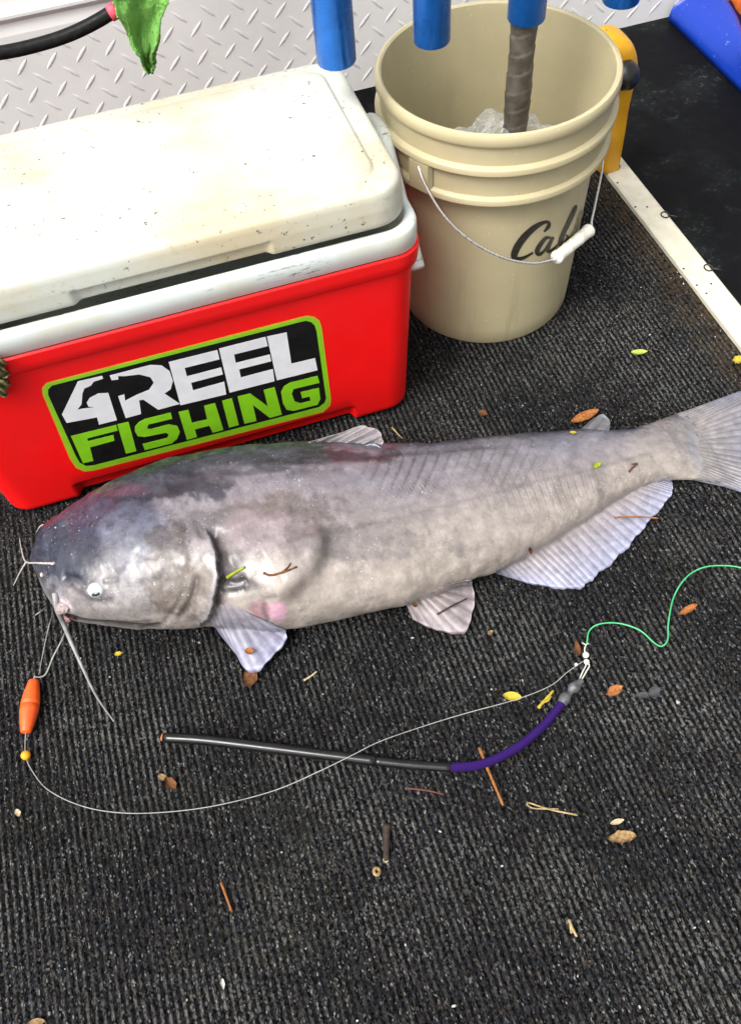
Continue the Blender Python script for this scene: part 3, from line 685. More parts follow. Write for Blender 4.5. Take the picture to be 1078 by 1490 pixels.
# gill cover edge (cover stands proud to its left), shoulder muscle edge
gl_ = [(298, 772), (312, 792), (321, 830), (317, 868), (306, 893), (290, 910)]
d1, D1, e1_ = step(gl_, .0068, .0065, 28, 15); D1r, S1, _t = poly_sd(gl_); S1 = np.sign(S1*D1r+4.5*vnoise(fp, 60, 15)+2*vnoise(fp, 160, 16)); disp += d1*seen
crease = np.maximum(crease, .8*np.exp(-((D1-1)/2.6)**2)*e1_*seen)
D2, S2, T2 = poly_sd([(462, 755), (472, 790), (455, 832), (425, 862), (385, 882)]); e2_ = np.clip(np.minimum(T2, 1-T2)/.25, 0, 1)
sd2 = S2*D2+5*vnoise(fp, 35, 14); disp += .0150*(.5+.5*np.tanh(sd2/10))*np.exp(-(D2/42)**2)*e2_*seen; crease = np.maximum(crease, .26*np.exp(-((sd2+4)/11)**2)*e2_*seen)  # soft shadow along the shoulder edge goes into the colour too
groove([(288, 835), (280, 870), (258, 905)], .0025, 5, .45)
groove([(268, 858), (255, 885), (238, 908)], .0015, 4, .3)
groove([(84, 888), (104, 899), (130, 905), (170, 909), (215, 912), (240, 910)], .0050, 4, .95, .08)
groove([(150, 902), (190, 905), (225, 904)], .0015, 3, .4)
groove([(92, 838), (112, 842), (128, 850)], .0030, 6, .5)
groove([(100, 850), (118, 862), (150, 874), (170, 872)], .0020, 5, .35)
groove([(152, 846), (175, 842)], .0015, 4, .35)
groove([(165, 832), (180, 826), (170, 838)], .001, 3, .3)
groove([(80, 850), (75, 868), (84, 886)], .0030, 5, .45)
groove([(318, 845), (345, 848), (362, 842)], .0030, 5, .6)
groove([(318, 862), (340, 862), (358, 855)], .0025, 4, .6)
groove([(380, 872), (395, 868), (405, 865)], .0015, 3, .5)
groove([(385, 875), (386, 890), (392, 905)], .0018, 3.5, .45)
groove([(300, 770), (285, 760), (300, 790)], .0015, 5, .35)
groove([(480, 778), (540, 762), (620, 742), (700, 722), (780, 700), (860, 682), (960, 655)], .0007, 3, .28, .05)    # lateral line
groove([(385, 668), (440, 672), (490, 670), (555, 664), (640, 656), (760, 646)], .0012, 3.5, .40, .06)
groove([(508, 748), (514, 715), (524, 690)], .0006, 3, .1)
groove([(215, 740), (240, 720), (290, 700), (360, 680)], .0014, 7, .35)
groove([(864, 668), (868, 690), (876, 715), (890, 730)], .0008, 7, .35)
# lumps
for (x, y, rx, ry, h) in ((395, 795, 50, 45, .005), (405, 889, 16, 17, .0035), (92, 885, 14, 12, .004), (240, 800, 60, 40, .003), (200, 880, 70, 22, .003), (139, 858, 24, 20, .004), (120, 800, 45, 40, .003)):
    disp += h*np.exp(-((PX-x)/rx)**2-((PY-y)/ry)**2)*seen
# muscle bands
ms_ = np.exp(-((PX-655)/120)**4)*np.clip(1-np.abs(PY-(690-.10*(PX-600)))/46, 0, 1)
q = (PX+.42*(PY-690)+5*vnoise(fp, 16, 4))/16.0
st_ = np.clip(np.cos(2*np.pi*q), 0, 1)**5*np.clip(ms_*1.8, 0, 1)*np.clip(vnoise(fp, 30, 6)*.9+.85, 0, 1)*seen
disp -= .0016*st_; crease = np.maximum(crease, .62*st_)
ms2 = np.exp(-((PX-800)/110)**2)*np.clip(1-np.abs(PY-(720-.12*(PX-700)))/50, 0, 1)
st2 = np.clip(np.cos(2*np.pi*(PX-.35*(PY-690)+6*vnoise(fp, 18, 9))/11.0), 0, 1)**4*ms2*seen
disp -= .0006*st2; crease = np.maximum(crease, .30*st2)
q = np.clip(np.repeat(u[:, None], NM, 1).ravel()/.03, 0, 1)*np.clip((1-np.repeat(u[:, None], NM, 1).ravel())/.03, 0, 1)
fp2 = fp+nr*(disp*q)[:, None]
fp2[:, 2] = np.maximum(fp2[:, 2], .0025)
# skin colours, with fold shade and the cooler's red bounce painted in
dors = np.repeat(cx_[None], NS, 0).ravel(); s_ = (fp[:, 0]-XN)/(XT-XN)
def C(*c): return np.array(c)
pos = (dors+1)/2+.06*fbm(fp, 12, 21)
colr = np.zeros((len(PX), 3))
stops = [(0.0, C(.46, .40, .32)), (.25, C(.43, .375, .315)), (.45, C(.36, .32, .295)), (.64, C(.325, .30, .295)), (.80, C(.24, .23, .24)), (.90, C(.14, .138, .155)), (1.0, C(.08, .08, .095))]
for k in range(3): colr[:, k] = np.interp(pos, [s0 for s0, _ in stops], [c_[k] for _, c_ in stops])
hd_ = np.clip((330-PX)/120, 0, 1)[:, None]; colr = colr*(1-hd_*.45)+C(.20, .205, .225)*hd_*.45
nn = fbm(fp, 28, 31); n2 = fbm(fp, 60, 41); n3 = fbm(fp, 150, 43, 2)
def blotch(x, y, rx, ry, c, k, ns=.6):
    global colr
    d = np.sqrt(((PX-x)/rx)**2+((PY-y)/ry)**2)+ns*(.45*nn+.35*n2+.25*n3)
    m = np.clip((1.35-d)/(.75-.4*min(1, ns)), 0, 1); m = (m*m*(3-2*m)*k*seen)[:, None]; colr = colr*(1-m)+np.array(c)*m
blotch(95, 800, 60, 50, (.055, .06, .085), .92, .3)
blotch(160, 748, 70, 36, (.075, .08, .115), .85, .35)
blotch(230, 702, 110, 22, (.055, .055, .07), .8, .9)
blotch(330, 678, 120, 15, (.06, .06, .065), .8, 1.0)
blotch(450, 664, 120, 10, (.08, .08, .085), .7, 1.0)
blotch(200, 775, 50, 30, (.22, .235, .27), .5)
blotch(215, 805, 60, 30, (.26, .26, .27), .5, .9)
blotch(265, 840, 34, 40, (.155, .115, .08), .65, 1.2)
blotch(240, 790, 20, 24, (.12, .09, .07), .5, 1.2)
blotch(300, 770, 40, 18, (.16, .14, .13), .5, 1.2)
blotch(338, 826, 20, 26, (.10, .085, .08), .85, .7)
blotch(350, 850, 22, 10, (.08, .07, .07), .7, .7)
blotch(420, 738, 62, 20, (.20, .165, .13), .6, 1.0)
blotch(385, 775, 55, 30, (.43, .345, .325), .6, .5)
blotch(440, 790, 25, 30, (.24, .20, .18), .45, .7)
blotch(520, 790, 110, 22, (.235, .205, .185), .5, .9)
blotch(450, 690, 140, 18, (.30, .28, .275), .6, .5)
blotch(404, 888, 14, 15, (.74, .46, .50), .95, .1)
blotch(378, 886, 14, 14, (.42, .22, .25), .6, .4)
blotch(560, 850, 150, 30, (.50, .43, .345), .5, .3)
blotch(150, 893, 60, 14, (.36, .33, .28), .7, .5)
blotch(220, 905, 70, 10, (.42, .37, .30), .7, .4)
blotch(110, 868, 25, 16, (.36, .32, .29), .6, .7)
blotch(94, 884, 12, 13, (.66, .58, .55), .9, .3)
blotch(96, 902, 12, 7, (.48, .24, .25), .8, .3)
blotch(106, 905, 6, 4, (.05, .02, .02), .9, 0)
blotch(80, 860, 10, 20, (.33, .32, .32), .5, .6)
blotch(165, 712, 45, 10, (.26, .11, .15), .5, .4)  # reddish bounce off the cooler, painted along the top of the head
blotch(980, 650, 60, 45, (.42, .37, .30), .6, .4)
blotch(1030, 640, 30, 40, (.36, .36, .36), .5, .5)
fine_ = np.clip(1+.13*fbm(fp, 95, 51, 2)+.11*fbm(fp*np.array([.4, 1, 1]), 120, 61, 2), .5, 1.4); colr *= fine_[:, None]*np.array([.98, 1.0, 1.03])
sk_ = fbm(fp*np.array([.22, 1, 1]), 75, 71, 3)+.5*fbm(fp*np.array([.3, 1, 1]), 190, 73, 2)
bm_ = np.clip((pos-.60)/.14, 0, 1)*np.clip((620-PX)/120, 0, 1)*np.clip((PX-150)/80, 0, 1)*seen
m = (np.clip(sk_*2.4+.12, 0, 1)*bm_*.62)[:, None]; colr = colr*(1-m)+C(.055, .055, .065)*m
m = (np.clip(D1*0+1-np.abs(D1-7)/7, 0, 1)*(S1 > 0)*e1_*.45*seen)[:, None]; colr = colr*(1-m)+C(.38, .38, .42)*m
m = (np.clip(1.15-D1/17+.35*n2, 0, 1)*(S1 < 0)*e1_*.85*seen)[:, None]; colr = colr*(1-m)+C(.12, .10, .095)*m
colr = .75*np.power(np.clip(colr, 0, 1), 1.22)*C(.985, .99, 1.10)
de_ = np.hypot((PX-139)/15, (PY-859)/13); m = (np.exp(-((de_-1.0)/.28)**2)*.6*seen)[:, None]; colr = colr*(1-m)+C(.05, .05, .055)*m  # eye socket shading painted as a dark ring
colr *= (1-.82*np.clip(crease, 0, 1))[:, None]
faces = grid_faces(NS, NM, True)
c0 = len(fp2); tipn = fp2[:NM].mean(0); tipt = fp2[-NM:].mean(0)
Vf = np.vstack([fp2, tipn, tipt]); faces += [(j, (j+1) % NM, c0) for j in range(NM)]+[((NS-1)*NM+(j+1) % NM, (NS-1)*NM+j, c0+1) for j in range(NM)]
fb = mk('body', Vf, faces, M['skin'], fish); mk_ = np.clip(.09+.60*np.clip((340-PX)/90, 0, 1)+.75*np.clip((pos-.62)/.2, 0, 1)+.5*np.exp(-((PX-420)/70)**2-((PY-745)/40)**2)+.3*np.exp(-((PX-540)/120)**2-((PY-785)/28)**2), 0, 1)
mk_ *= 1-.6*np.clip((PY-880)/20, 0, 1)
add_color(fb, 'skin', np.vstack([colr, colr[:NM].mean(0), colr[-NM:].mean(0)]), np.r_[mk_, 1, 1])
bvh = BVHTree.FromPolygons([Vector(v) for v in Vf], [tuple(f) for f in faces])
def on_fish(px, py, lift=0.0):
    d = Vector(ray(px, py)).normalized(); h, n_, i_, t_ = bvh.ray_cast(Vector(CAM), d)
    if h is None: return at_z(px, py, .006), np.array([0, 0, 1.0])
    if n_.dot(d) > 0: n_ = -n_
    return np.array(h)+np.array(n_)*lift, np.array(n_)

def fin(name, base, edge, zb_, ze, rays, amp, cb, ce, nu=None, nv=14, th=.0022, curl=0.0, wav=0.0, parent=fish, snap=False, paired=False):
    nu = nu or rays*6
    B = cr(base, 12); E_ = cr(edge, 12)
    def res(P_):
        L_ = np.r_[0, np.cumsum(np.linalg.norm(np.diff(P_, axis=0), axis=1))]; t = np.linspace(0, L_[-1], nu); return np.stack([np.interp(t, L_, P_[:, k]) for k in range(P_.shape[1])], 1)
    def byi(P_): return np.stack([np.interp(np.linspace(0, 1, nu), np.linspace(0, 1, len(P_)), P_[:, k]) for k in range(2)], 1)
    B, E_ = (byi(B), byi(E_)) if paired else (res(B), res(E_))
    zb_ = np.interp(np.linspace(0, 1, nu), np.linspace(0, 1, len(zb_)), zb_); ze = np.interp(np.linspace(0, 1, nu), np.linspace(0, 1, len(ze)), ze)
    up, lo, cs = [], [], []
    for i in range(nu):
        fr = abs(((i/(nu-1)*rays) % 1)-.5)*2       # 0 on a ray's hollow, 1 on its crest
        for j in range(nv):
            t = j/(nv-1); jag = 1.0
            if j == nv-1: jag = 1+.02*(fr-.5)+.02*math.sin(i*.37)
            px = B[i]+(E_[i]-B[i])*t*jag; z = zb_[i]+(ze[i]-zb_[i])*(t if snap else t**.8)+amp*(fr**1.5)*min(1, t*4)*(1-.35*t)+wav*math.sin(i/(nu-1)*11+t*3)*t
            if snap:
                h_ = bvh.ray_cast(Vector(CAM), Vector(ray(px[0], px[1])).normalized())[0]
                if h_ is not None: z = max(z, h_.z-.0006+.0018*min(1, t*4)+amp*(fr**1.5)*min(1, t*4))
            q_ = at_z(px[0], px[1], max(.004, z+curl*t*t)); up.append(q_); k = 1.0-(.36-.40*min(1, fr*2.2))*min(1, t*2.5)
            edge_l = 1+.35*max(0, t-.9)*10*.5
            cs.append(.80*((np.array(cb)*(1-t)+np.array(ce)*t)*k*edge_l)**1.2)
    V = up+[np.array(q_)-np.array([0, 0, th]) for q_ in up]; n_ = nu*nv
    Fc = grid_faces(nu, nv)+[f[::-1] for f in grid_faces(nu, nv, False, n_)]
    rim = [i*nv for i in range(nu)]+[(nu-1)*nv+j for j in range(1, nv)]+[i*nv+nv-1 for i in range(nu-2, -1, -1)]+[j for j in range(nv-2, 0, -1)]
    Fc += [(rim[k], rim[(k+1) % len(rim)], n_+rim[(k+1) % len(rim)], n_+rim[k]) for k in range(len(rim))]
    o = mk(name, V, Fc, M['fin'], parent); add_color(o, 'skin', np.array(cs+cs)); return o
PALE, MAUVE, BLU = (.40, .35, .33), (.42, .37, .39), (.40, .43, .56)
fin('anal_fin', [(718, 828), (745, 813), (775, 795), (810, 775), (850, 750), (890, 727), (925, 707), (950, 698), (968, 692)], [(724, 834), (780, 850), (838, 856), (866, 838), (906, 803), (939, 764), (973, 724), (978, 708), (976, 698)], [.030, .026, .022, .018], [.006], 34, .0012, PALE, (.42, .43, .56), nv=20, snap=True, paired=True)
fin('pelvic_fin', [(588, 872), (610, 864), (642, 852)], [(600, 900), (640, 918), (678, 917), (689, 880), (687, 842)], [.034, .03], [.008, .012], 8, .0016, PALE, MAUVE, nv=18, snap=True)
fin('pectoral_fin', [(300, 893), (307, 884), (316, 876), (327, 872), (339, 876), (349, 884), (356, 890)], [(322, 925), (343, 951), (357, 974), (378, 973), (400, 953), (415, 930), (417, 917)], [.062, .060], [.014, .012, .014, .026], 8, .0018, (.36, .33, .34), (.42, .42, .55), nv=26, snap=True, paired=True)
fin('dorsal_fin', [(384, 668), (410, 665), (440, 663), (470, 661), (500, 660), (522, 659), (538, 658)], [(452, 642), (490, 631), (524, 620), (545, 623), (555, 633), (557, 643), (553, 653)], [.086, .080], [.100, .104, .098], 6, .0055, (.22, .21, .22), (.36, .33, .345), nu=66, nv=24, wav=.003, paired=True)
fin('dorsal_fin', [(452, 664), (490, 662), (520, 660)], [(515, 652), (544, 645), (554, 652)], [.090], [.102], 3, .003, (.24, .23, .24), (.40, .42, .50), nv=12)
fin('adipose_fin', [(836, 632), (860, 630), (884, 630)], [(862, 609), (876, 603), (887, 612), (886, 626)], [.040], [.048, .044], 3, .0015, (.20, .19, .195), (.18, .18, .20), nv=8)
fin('caudal_fin', [(980, 604), (998, 628), (1008, 652), (1012, 678), (1004, 696)], [(1062, 574), (1120, 556), (1190, 540), (1160, 610), (1142, 655), (1170, 700), (1205, 742), (1120, 728), (1060, 708)], [.010, .012, .010], [.010, .006, .008], 26, .0014, (.36, .33, .31), (.26, .27, .36), nv=26, snap=True)
# eye
ec, en = on_fish(139, 859, -.0005); eup = np.cross(en, [1, 0, 0]); eup /= np.linalg.norm(eup); er = np.cross(eup, en)
if np.dot(eup, [0, 1, 0]) < 0: eup = -eup
er = np.cross(eup, en); V = []
for r, h in ((.0001, .0030), (.004, .0028), (.007, .0020), (.0092, .0006), (.0100, -.002)):
    for j in range(24):
        t = 2*math.pi*j/24; V.append(ec+en*h+r*(er*math.cos(t)*1.04+eup*math.sin(t)*.9))
ey = mk('eye', V, grid_faces(5, 24, True), M['eye'], fish); V = []
for k, (r, h) in enumerate(((.0001, .0034), (.0022, .0033), (.0033, .0028))):
    for j in range(16):
        t = 2*math.pi*j/16; V.append(ec+en*h-eup*.0042+er*(r*1.5*math.cos(t))+eup*(r*.8*math.sin(t)))
mk('pupil', V, grid_faces(3, 16, True), M['pupil'], ey)
# barbels
def px_curve(pts, n=8): return cr([at_z(x, y, z) for x, y, z in pts], n)
def barbel(pts, r0, r1, m):
    c = px_curve(pts); return tube('barbel', c, np.linspace(r0, r1, len(c)), M[m], fish, 8)
def F3(x, y, l=.001): return tuple(on_fish(x, y, l)[0])
def mixed(pts, r0, r1, m):
    P_ = [np.array(q_) if len(q_) == 3 and abs(q_[0]) < 3 else at_z(*q_) for q_ in pts]; c = cr(P_, 8); return tube('barbel', c, np.linspace(r0, r1, len(c)), M[m], fish, 8)
mixed([F3(82, 862), F3(86, 884, .002), (92, 905, .040), (103, 932, .022), (120, 970, .008), (140, 1012, .004), (166, 1050, .002)], .0044, .0007, 'barbel')
mixed([F3(78, 820), F3(58, 819, .003), (38, 817, .052), (32, 800, .050), (29, 783, .046)], .0016, .0005, 'barbel_pale')
mixed([(39, 817, .052), (30, 832, .045), (20, 852, .030)], .0011, .0005, 'barbel_pale')
mixed([F3(82, 768, .0), (72, 763, .062), (60, 765, .056), (54, 774, .045)], .0013, .0005, 'barbel_pale')
mixed([F3(68, 884, 0), (58, 891, .030), (52, 895, .022)], .0012, .0005, 'barbel_pale')
mixed([F3(78, 893, 0), (72, 910, .03), (64, 945, .010), (57, 982, .003)], .0008, .0004, 'barbel')
lp_ = blob('lip', on_fish(92, 884, -.001)[0], (.0085, .0085, .006), 4, .16, 1.8, M['lip'], fish, 6, True)
lp_ = blob('lip', on_fish(98, 900, -.001)[0], (.0085, .0055, .005), 4, .16, 1.8, M['lip_pink'], fish, 9, True)
V, Fc = [], []
nc_, nn_ = on_fish(78, 820, .0); prof = [(.0001, .003), (.0022, .0024), (.003, 0)]
nd_ = blob('nostril', on_fish(79, 820, .0008)[0], (.0028, .002, .0018), 2, .05, 2, M['barbel_pale'], fish, 2, True)
nd_ = blob('nostril', on_fish(62, 836, .0004)[0], (.0024, .0032, .0016), 2, .1, 2, M['barbel_pale'], fish, 5, True)

# ------------------------------------------------------------------ float, bead, lines, weight
def revolve_between(name, A, B, prof, mat, parent=None, n=20):
    A, B = np.array(A, float), np.array(B, float); return tube(name, [A+(B-A)*t for t, r in prof], [r for t, r in prof], mat, parent, n)
fl = empty('fishing_float', tuple(at_z(43, 1028)), 'orange cigar shaped foam float beside the catfish head', 'float')
fr = .0108; A, B = at_z(50, 990, .009), at_z(38, 1066, .009)
revolve_between('float_body', A, B, [(0, .0052), (.012, .0062), (.1, .0074), (.25, .0094), (.40, .0107), (.47, .0110), (.475, .0104), (.485, .0104), (.49, .0110), (.60, .0107), (.78, .0090), (.92, .0072), (.988, .0060), (1, .0050)], M['float'], fl, 28)
revolve_between('stem', A+(A-B)*.02, A+(A-B)*.09, [(0, .0012), (1, .0010)], M['line'], fl, 8)
bc = at_z(38, 1099, .0055); V = []
prop(blob('bead', bc, (.0056, .0056, .0055), 3, .0, 1, M['bead'], None, 1, True), 'small amber bead on the line beside the orange float', 'bead')
LR = .00052
main = px_curve([(38, 1066, .009), (37, 1082, .007), (38, 1099, .0055), (45, 1118, .0016), (70, 1149, .0016), (120, 1173, .0016), (180, 1183, .0016), (250, 1181, .0018), (320, 1171, .002), (400, 1150, .004), (465, 1122, .013), (510, 1100, .0178), (550, 1080, .013), (600, 1062, .004), (670, 1040, .0022), (750, 1018, .0045), (800, 998, .003), (825, 978, .0025), (848, 962, .004)], 10)
prop(tube('fishing_line', main, LR, M['line'], None, 6), 'pale monofilament line curving from the amber bead to the swivel', 'fishing line')
lead_ = cr([at_z(51, 985, .009), at_z(60, 985, .006), at_z(68, 979, .006), at_z(78, 955, .012), at_z(90, 932, .024), np.array(F3(101, 906, .0005))], 8)
prop(tube('leader_line', lead_, .0009, M['line'], None, 6), 'bent pale leader line from the float to the catfish mouth', 'leader line')
hk = cr([np.array(F3(101, 906, .0005)), np.array(F3(103, 902, .002)), np.array(F3(100, 893, .003)), np.array(F3(94, 888, .003))], 6)
prop(tube('fish_hook', hk, .0011, M['ring'], None, 6), 'dark hook set in the pink mouth of the catfish', 'hook')
wt = empty('drag_weight', tuple(at_z(560, 1105)), 'drag weight of black tube and purple cord on the carpet', 'fishing weight')
c = px_curve([(238, 1073, .0065), (300, 1077, .0065), (400, 1089, .0065), (480, 1099, .0065), (546, 1107, .0065)], 8)
tube('black_tube', c, np.r_[.0048, np.full(len(c)-1, .0062)], M['btube'], wt, 16)
tube('tube_tip', px_curve([(236, 1072.5, .0065), (240, 1073.4, .0065)], 3), .0044, M['leaf_org'], wt, 12)
c = px_curve([(545, 1107, .006), (600, 1113, .006), (656, 1117, .006)], 8); tube('shrink_tube', c, .0053, M['btube'], wt, 16)
c = px_curve([(654, 1117, .006), (700, 1112, .006), (750, 1089, .006), (790, 1056, .006), (820, 1020, .006)], 10)
tube('purple_cord', c, .0050, M['purple'], wt, 16)
c = px_curve([(817, 1024, .006), (823, 1014, .0065), (828, 1009, .0065), (832, 1003, .0065), (838, 998, .0065), (846, 990, .006)], 8)
tube('crimp', c, .0052+.0016*np.sin(np.linspace(0, 11, len(c))), M['lead'], wt, 12)
for off in (0, 5): tube('wire_loop', px_curve([(841+off*.6, 992, .006), (847+off, 978, .006), (852+off, 968, .005), (851, 962, .005)], 6), .0008, M['swivel'], wt, 6)
sw = empty('swivel', tuple(at_z(852, 957)), 'small pale swivel joining the purple weight to the green line', 'swivel')
for (x, y, r) in ((852, 953, .0040), (853, 963, .0036), (838, 967, .0022)):
    blob('swivel_bead', at_z(x, y, r), (r, r, r), 2, 0, 1, M['swivel'], sw, 1, True)
tube('swivel_wire', px_curve([(852, 953, .004), (850, 946, .004), (852, 938, .003)], 6), .0008, M['swivel'], sw, 6)
tube('swivel_wire', px_curve([(846, 935, .003), (852, 938, .003), (856, 936, .003)], 4), .0006, M['swivel'], sw, 6)
c = px_curve([(853, 938, .003), (857, 918, .0022), (872, 908, .002), (900, 907, .002), (930, 917, .003), (952, 936, .004), (963, 940, .004), (971, 930, .004), (972, 905, .004), (980, 868, .003), (998, 840, .003), (1022, 826, .003), (1052, 823, .003), (1085, 828, .003), (1150, 850, .003)], 10)
prop(tube('green_fishing_line', c, .0009, M['gline'], None, 6), 'green braided line curling away from the swivel', 'fishing line')

# ------------------------------------------------------------------ litter on the deck and on the fish
def frame(px, py, fishy, lift):
    if fishy: return on_fish(px, py, lift)
    return at_z(px, py, lift), np.array([0, 0, 1.0])
def leaf(name, px, py, L_, W_, ang_, mat, label, cat='leaf', fishy=False, curl=.25, ragged=.0, lift=.0018, group=None, thick=.0007):
    """blade about L_ x W_ photo pixels; ang_ degrees in the picture, counter-clockwise"""
    c, n_ = frame(px, py, fishy, lift); a = math.radians(ang_)
    e_, _ = frame(px+math.cos(a)*L_*.5, py-math.sin(a)*L_*.5, False, lift) if not fishy else (at_plane(px+math.cos(a)*L_*.5, py-math.sin(a)*L_*.5, c, n_), 0)
    f_ = at_plane(px-math.sin(a)*W_*.5, py-math.cos(a)*W_*.5, c, n_)
    U = e_-c; Wv = f_-c; V = []; nu, nv = 9, 5; s = rng.random()*6
    for i in range(nu):
        t = -1+2*i/(nu-1); wd = max(.06, (1-abs(t)**2.2))**.8
        for j in range(nv):
            v = -1+2*j/(nv-1); rg_ = 1+ragged*.8*(rng.random()-.6)*(1 if j in (0, nv-1) or i in (0, nu-1) else .2)
            V.append(c+U*t*rg_+Wv*v*wd*rg_+n_*(np.linalg.norm(Wv)*curl*(v*v+.6*t*t*math.sin(s+t)**2)+ragged*.002*(1+math.sin(i*1.9+j*2.1+s))))
    m = nu*nv; V2 = [q_+n_*thick for q_ in V]
    Fc = [f for f in grid_faces(nu, nv, False, m)]+[f[::-1] for f in grid_faces(nu, nv)]
    rim = [i*nv for i in range(nu)]+[(nu-1)*nv+j for j in range(1, nv)]+[i*nv+nv-1 for i in range(nu-2, -1, -1)]+[j for j in range(nv-2, 0, -1)]
    Fc += [(rim[k], m+rim[k], m+rim[(k+1) % len(rim)], rim[(k+1) % len(rim)]) for k in range(len(rim))]
    return prop(mk(name, V+V2, Fc, M[mat]), label, cat, group)
def twig(name, pts, r, mat, label, cat='twig', fishy=False, branch=None, lift=None, group=None):
    lift = r*.8 if lift is None else lift
    def cur(p_): return cr([(frame(x, y, fishy, lift)[0]) for x, y in p_], 6)
    c = cur(pts); V, Fc = tube_geo(c, r*(1+.12*np.sin(np.arange(len(c))*1.9))*np.linspace(1.1, .75, len(c)), 7)
    if branch:
        V2, F2 = tube_geo(cur(branch), r*.7, 6); o_ = len(V); V = list(V)+list(V2); Fc = Fc+[tuple(o_+i for i in f) for f in F2]
    return prop(mk(name, V, Fc, M[mat]), label, cat, group)
leaf('leaf', 929, 513, 24, 7, 3, 'leaf_lime', 'small lime green leaf on the carpet near the pale strip')
leaf('leaf', 850, 607, 44, 13, 22, 'leaf_org', 'orange brown dry leaf by the adipose fin of the catfish', curl=.35)
leaf('leaf', 365, 987, 22, 28, -20, 'leaf_brn', 'rounded brown leaf under the tip of the pectoral fin')
leaf('leaf', 237, 1132, 14, 10, -15, 'leaf_tan', 'tan leaf scrap touching the curled brown scrap', ragged=.3)
leaf('leaf', 250, 1141, 24, 14, -50, 'leaf_brn', 'curled brown leaf scrap near the black tube end', ragged=.35, curl=.6)
leaf('leaf', 745, 1014, 28, 13, -8, 'leaf_yel', 'bright yellow leaf lying under the pale line', lift=.0012)
leaf('leaf', 893, 1006, 26, 16, 25, 'leaf_org', 'ragged orange leaf scrap next to a dark grey scrap', ragged=.35)
leaf('leaf', 951, 1008, 20, 16, 30, 'leaf_gry', 'dark grey leaf scrap next to the ragged orange scrap', ragged=.15)
leaf('leaf', 935, 1012, 26, 9, 0, 'leaf_gry', 'thin dark leaf sliver joining the grey scrap', ragged=.3)
leaf('leaf', 897, 1196, 21, 8, 15, 'seed', 'pale cream leaf beside the crumpled tan leaf')
leaf('leaf', 903, 1219, 40, 18, 4, 'leaf_tan', 'crumpled tan dead leaf beside the pale cream leaf', ragged=.4, curl=.5)
leaf('leaf', 1072, 525, 16, 11, 10, 'leaf_yel', 'yellowish leaf scrap where strip meets carpet', ragged=.3)
leaf('leaf', 55, 1487, 26, 10, 8, 'leaf_tan', 'tan leaf at the carpet edge far from the fish', ragged=.2)
leaf('bark_chip', 1000, 888, 30, 10, 28, 'leaf_org', 'orange brown bark chip beside the green line', 'bark chip', ragged=.12, curl=.5)
leaf('bark_chip', 839, 945, 9, 22, 12, 'leaf_brn', 'narrow brown bark chip beside the swivel', 'bark chip', ragged=.12)
leaf('bark_chip', 702, 602, 14, 8, -20, 'leaf_brn', 'little brown chip on the carpet behind the fish back', 'bark chip', ragged=.3)
leaf('bark_chip', 713, 921, 9, 6, 30, 'leaf_tan', 'tiny tan chip on the carpet near the pelvic fin', 'bark chip', ragged=.2)
leaf('petal', 173, 952, 12, 6, 15, 'leaf_yel', 'tiny yellow petal on the carpet near the catfish jaw', 'petal', ragged=.3)
twig('sprig', [(783, 1030), (793, 1018), (805, 1005)], .0018, 'leaf_yel', 'yellow green sprig lying by the purple cord', 'sprig', branch=[(790, 1022), (797, 1019), (801, 1013)])
twig('twig', [(563, 1200), (562, 1222), (562, 1253)], .0042, 'twig_dk', 'short thick dark twig with a pale end')
leaf('twig_end', 561, 1252, 9, 8, 0, 'seed', 'pale wood chip at the foot of the dark twig', 'wood chip', ragged=.2, lift=.003)
twig('pine_needle', [(697, 1088), (714, 1130), (732, 1172)], .0019, 'twig_or', 'stiff orange needle passing under the purple cord', 'needle', lift=.0016)
twig('pine_needle', [(322, 1284), (330, 1306), (338, 1327)], .0014, 'twig_or', 'slim orange needle alone on the open carpet', 'needle')
twig('straw', [(840, 1186), (800, 1178), (768, 1168), (775, 1176), (812, 1177)], .0009, 'twig_tan', 'folded hair thin tan straw on the carpet', 'straw')
twig('straw', [(570, 622), (585, 638)], .0011, 'twig_tan', 'short tan straw near the cooler corner behind the dorsal fin', 'straw')
twig('straw', [(442, 990), (452, 984), (461, 977)], .0012, 'seed', 'tiny pale straw on the carpet near the pectoral fin', 'straw')
twig('twig', [(592, 1147), (620, 1150), (646, 1156)], .0011, 'twig_red', 'thin reddish twig near the joint of the black tube')
twig('twig', [(827, 1338), (833, 1352), (839, 1363)], .0016, 'twig_tan', 'little tan stalk alone on the open carpet', branch=[(829, 1346), (831, 1358)])
leaf('seed', 27, 1183, 9, 11, 20, 'seed', 'pale seed on the carpet near the curve of the line', 'seed')
leaf('seed', 325, 1432, 6, 16, 5, 'crumb', 'long white seed on the open carpet', 'seed')
cb_ = at_z(548, 1268, .0025); t = np.linspace(0, 2*math.pi, 17)
prop(tube('seed_ring', np.stack([cb_[0]+.0030*np.cos(t), cb_[1]+.0034*np.sin(t), .0022+0*t], 1), .0019, M['leaf_tan'], None, 8, caps=False), 'round tan seed husk with a hole beside the dark twig', 'seed husk')
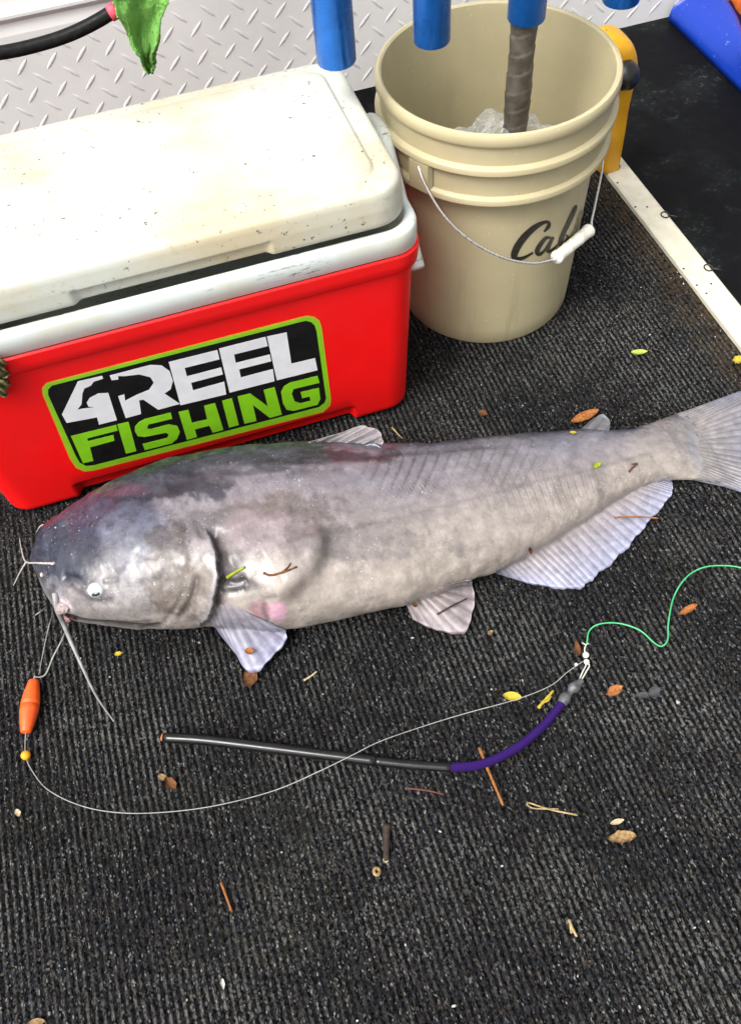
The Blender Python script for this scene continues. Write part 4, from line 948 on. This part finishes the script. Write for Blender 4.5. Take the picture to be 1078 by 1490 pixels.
# on the fish
twig('sprig', [(332, 840), (343, 833), (357, 825)], .0019, 'leaf_grn', 'yellow green sprig on the catfish behind the gill', 'sprig', True, lift=.0015)
twig('twig', [(384, 834), (395, 837), (415, 832), (432, 825)], .0014, 'leaf_brn', 'forked brown twig on the catfish shoulder', 'twig', True, branch=[(412, 832), (419, 826), (423, 820)])
leaf('leaf', 867, 678, 14, 8, 40, 'leaf_grn', 'small green leaf on the catfish tail stock', 'leaf', True, lift=.001)
twig('twig', [(914, 687), (919, 681), (926, 675), (918, 676)], .0013, 'twig_red', 'dark red hooked twig on the catfish tail stock', 'twig', True)
leaf('bark_chip', 833, 631, 10, 5, 10, 'leaf_yel', 'yellow chip on the catfish back by the adipose fin', 'bark chip', True, lift=.001)
leaf('bark_chip', 769, 799, 5, 9, 10, 'leaf_brn', 'tiny brown chip on the catfish lower flank', 'bark chip', True, lift=.001)
def flat_twig(pts, r, mat, label, cat):
    c = cr([at_z(x, y, z) for x, y, z in pts], 6); return prop(mk('pine_needle', *tube_geo(c, r, 7), M[mat]), label, cat)
flat_twig([(893, 753, .022), (925, 752, .020), (957, 754, .016)], .0011, 'twig_or', 'orange needle lying across the anal fin rays', 'needle')
flat_twig([(636, 894, .0235), (655, 883, .0245), (679, 871, .0235)], .0011, 'twig_dk', 'dark needle lying across the pelvic fin', 'needle')
c_ = at_z(363, 948, .030)
o = leaf('seed', 363, 948, 13, 10, 0, 'leaf_org', 'brown seed stuck on the pectoral fin', 'seed', lift=.0285)
leaf('seed', 604, 881, 8, 6, 0, 'leaf_brn', 'tiny brown seed at the root of the pelvic fin', 'seed', lift=.036)
# crumbs
cm = None
spots = [(987, 444 + 578), (715, 1003), (1011, 886), (600, 833+95), (445, 1380), (985, 1022), (1030, 1490*.9), (930, 1465), (660, 1464), (470, 1010), (690, 985), (760, 990), (160, 985), (640, 1210), (1010, 1350), (520, 1485), (985, 396), (990, 403), (994, 413), (959, 359), (1020, 459), (1040, 490), (932, 418), (897, 460), (935, 476), (945, 487), (730, 1260), (860, 1100), (590, 1375), (272, 1455), (840, 1420), (95, 1410), (410, 1240), (700, 560), (760, 590), (640, 580), (815, 555), (50, 1010), (118, 958), (245, 957), (290, 935), (450, 940)]
for i, (x, y) in enumerate(spots):
    r = .0007+.0010*rng.random()
    c = at_z(x, y, r*.6)
    if cm is None:
        o = blob('crumb', (0, 0, 0), (1, .8, .6), 1, .2, 2, M['crumb'], None, 3); cm = o.data
    else: o = link('crumb', cm)
    o.location = c; o.scale = (r*(.8+rng.random()*.8), r, r); o.rotation_euler = (0, 0, rng.random()*6)
    if c[0] > .60: prop(o, 'tiny white crumb in the dirt along the cream strip', 'crumb', 'white crumbs along the strip')
    elif c[1] > .74: prop(o, 'tiny white crumb on the carpet between fish back and bucket', 'crumb', 'white crumbs behind the fish')
    else: prop(o, 'tiny white crumb on the open carpet before the fish', 'crumb', 'white crumbs on the open carpet')
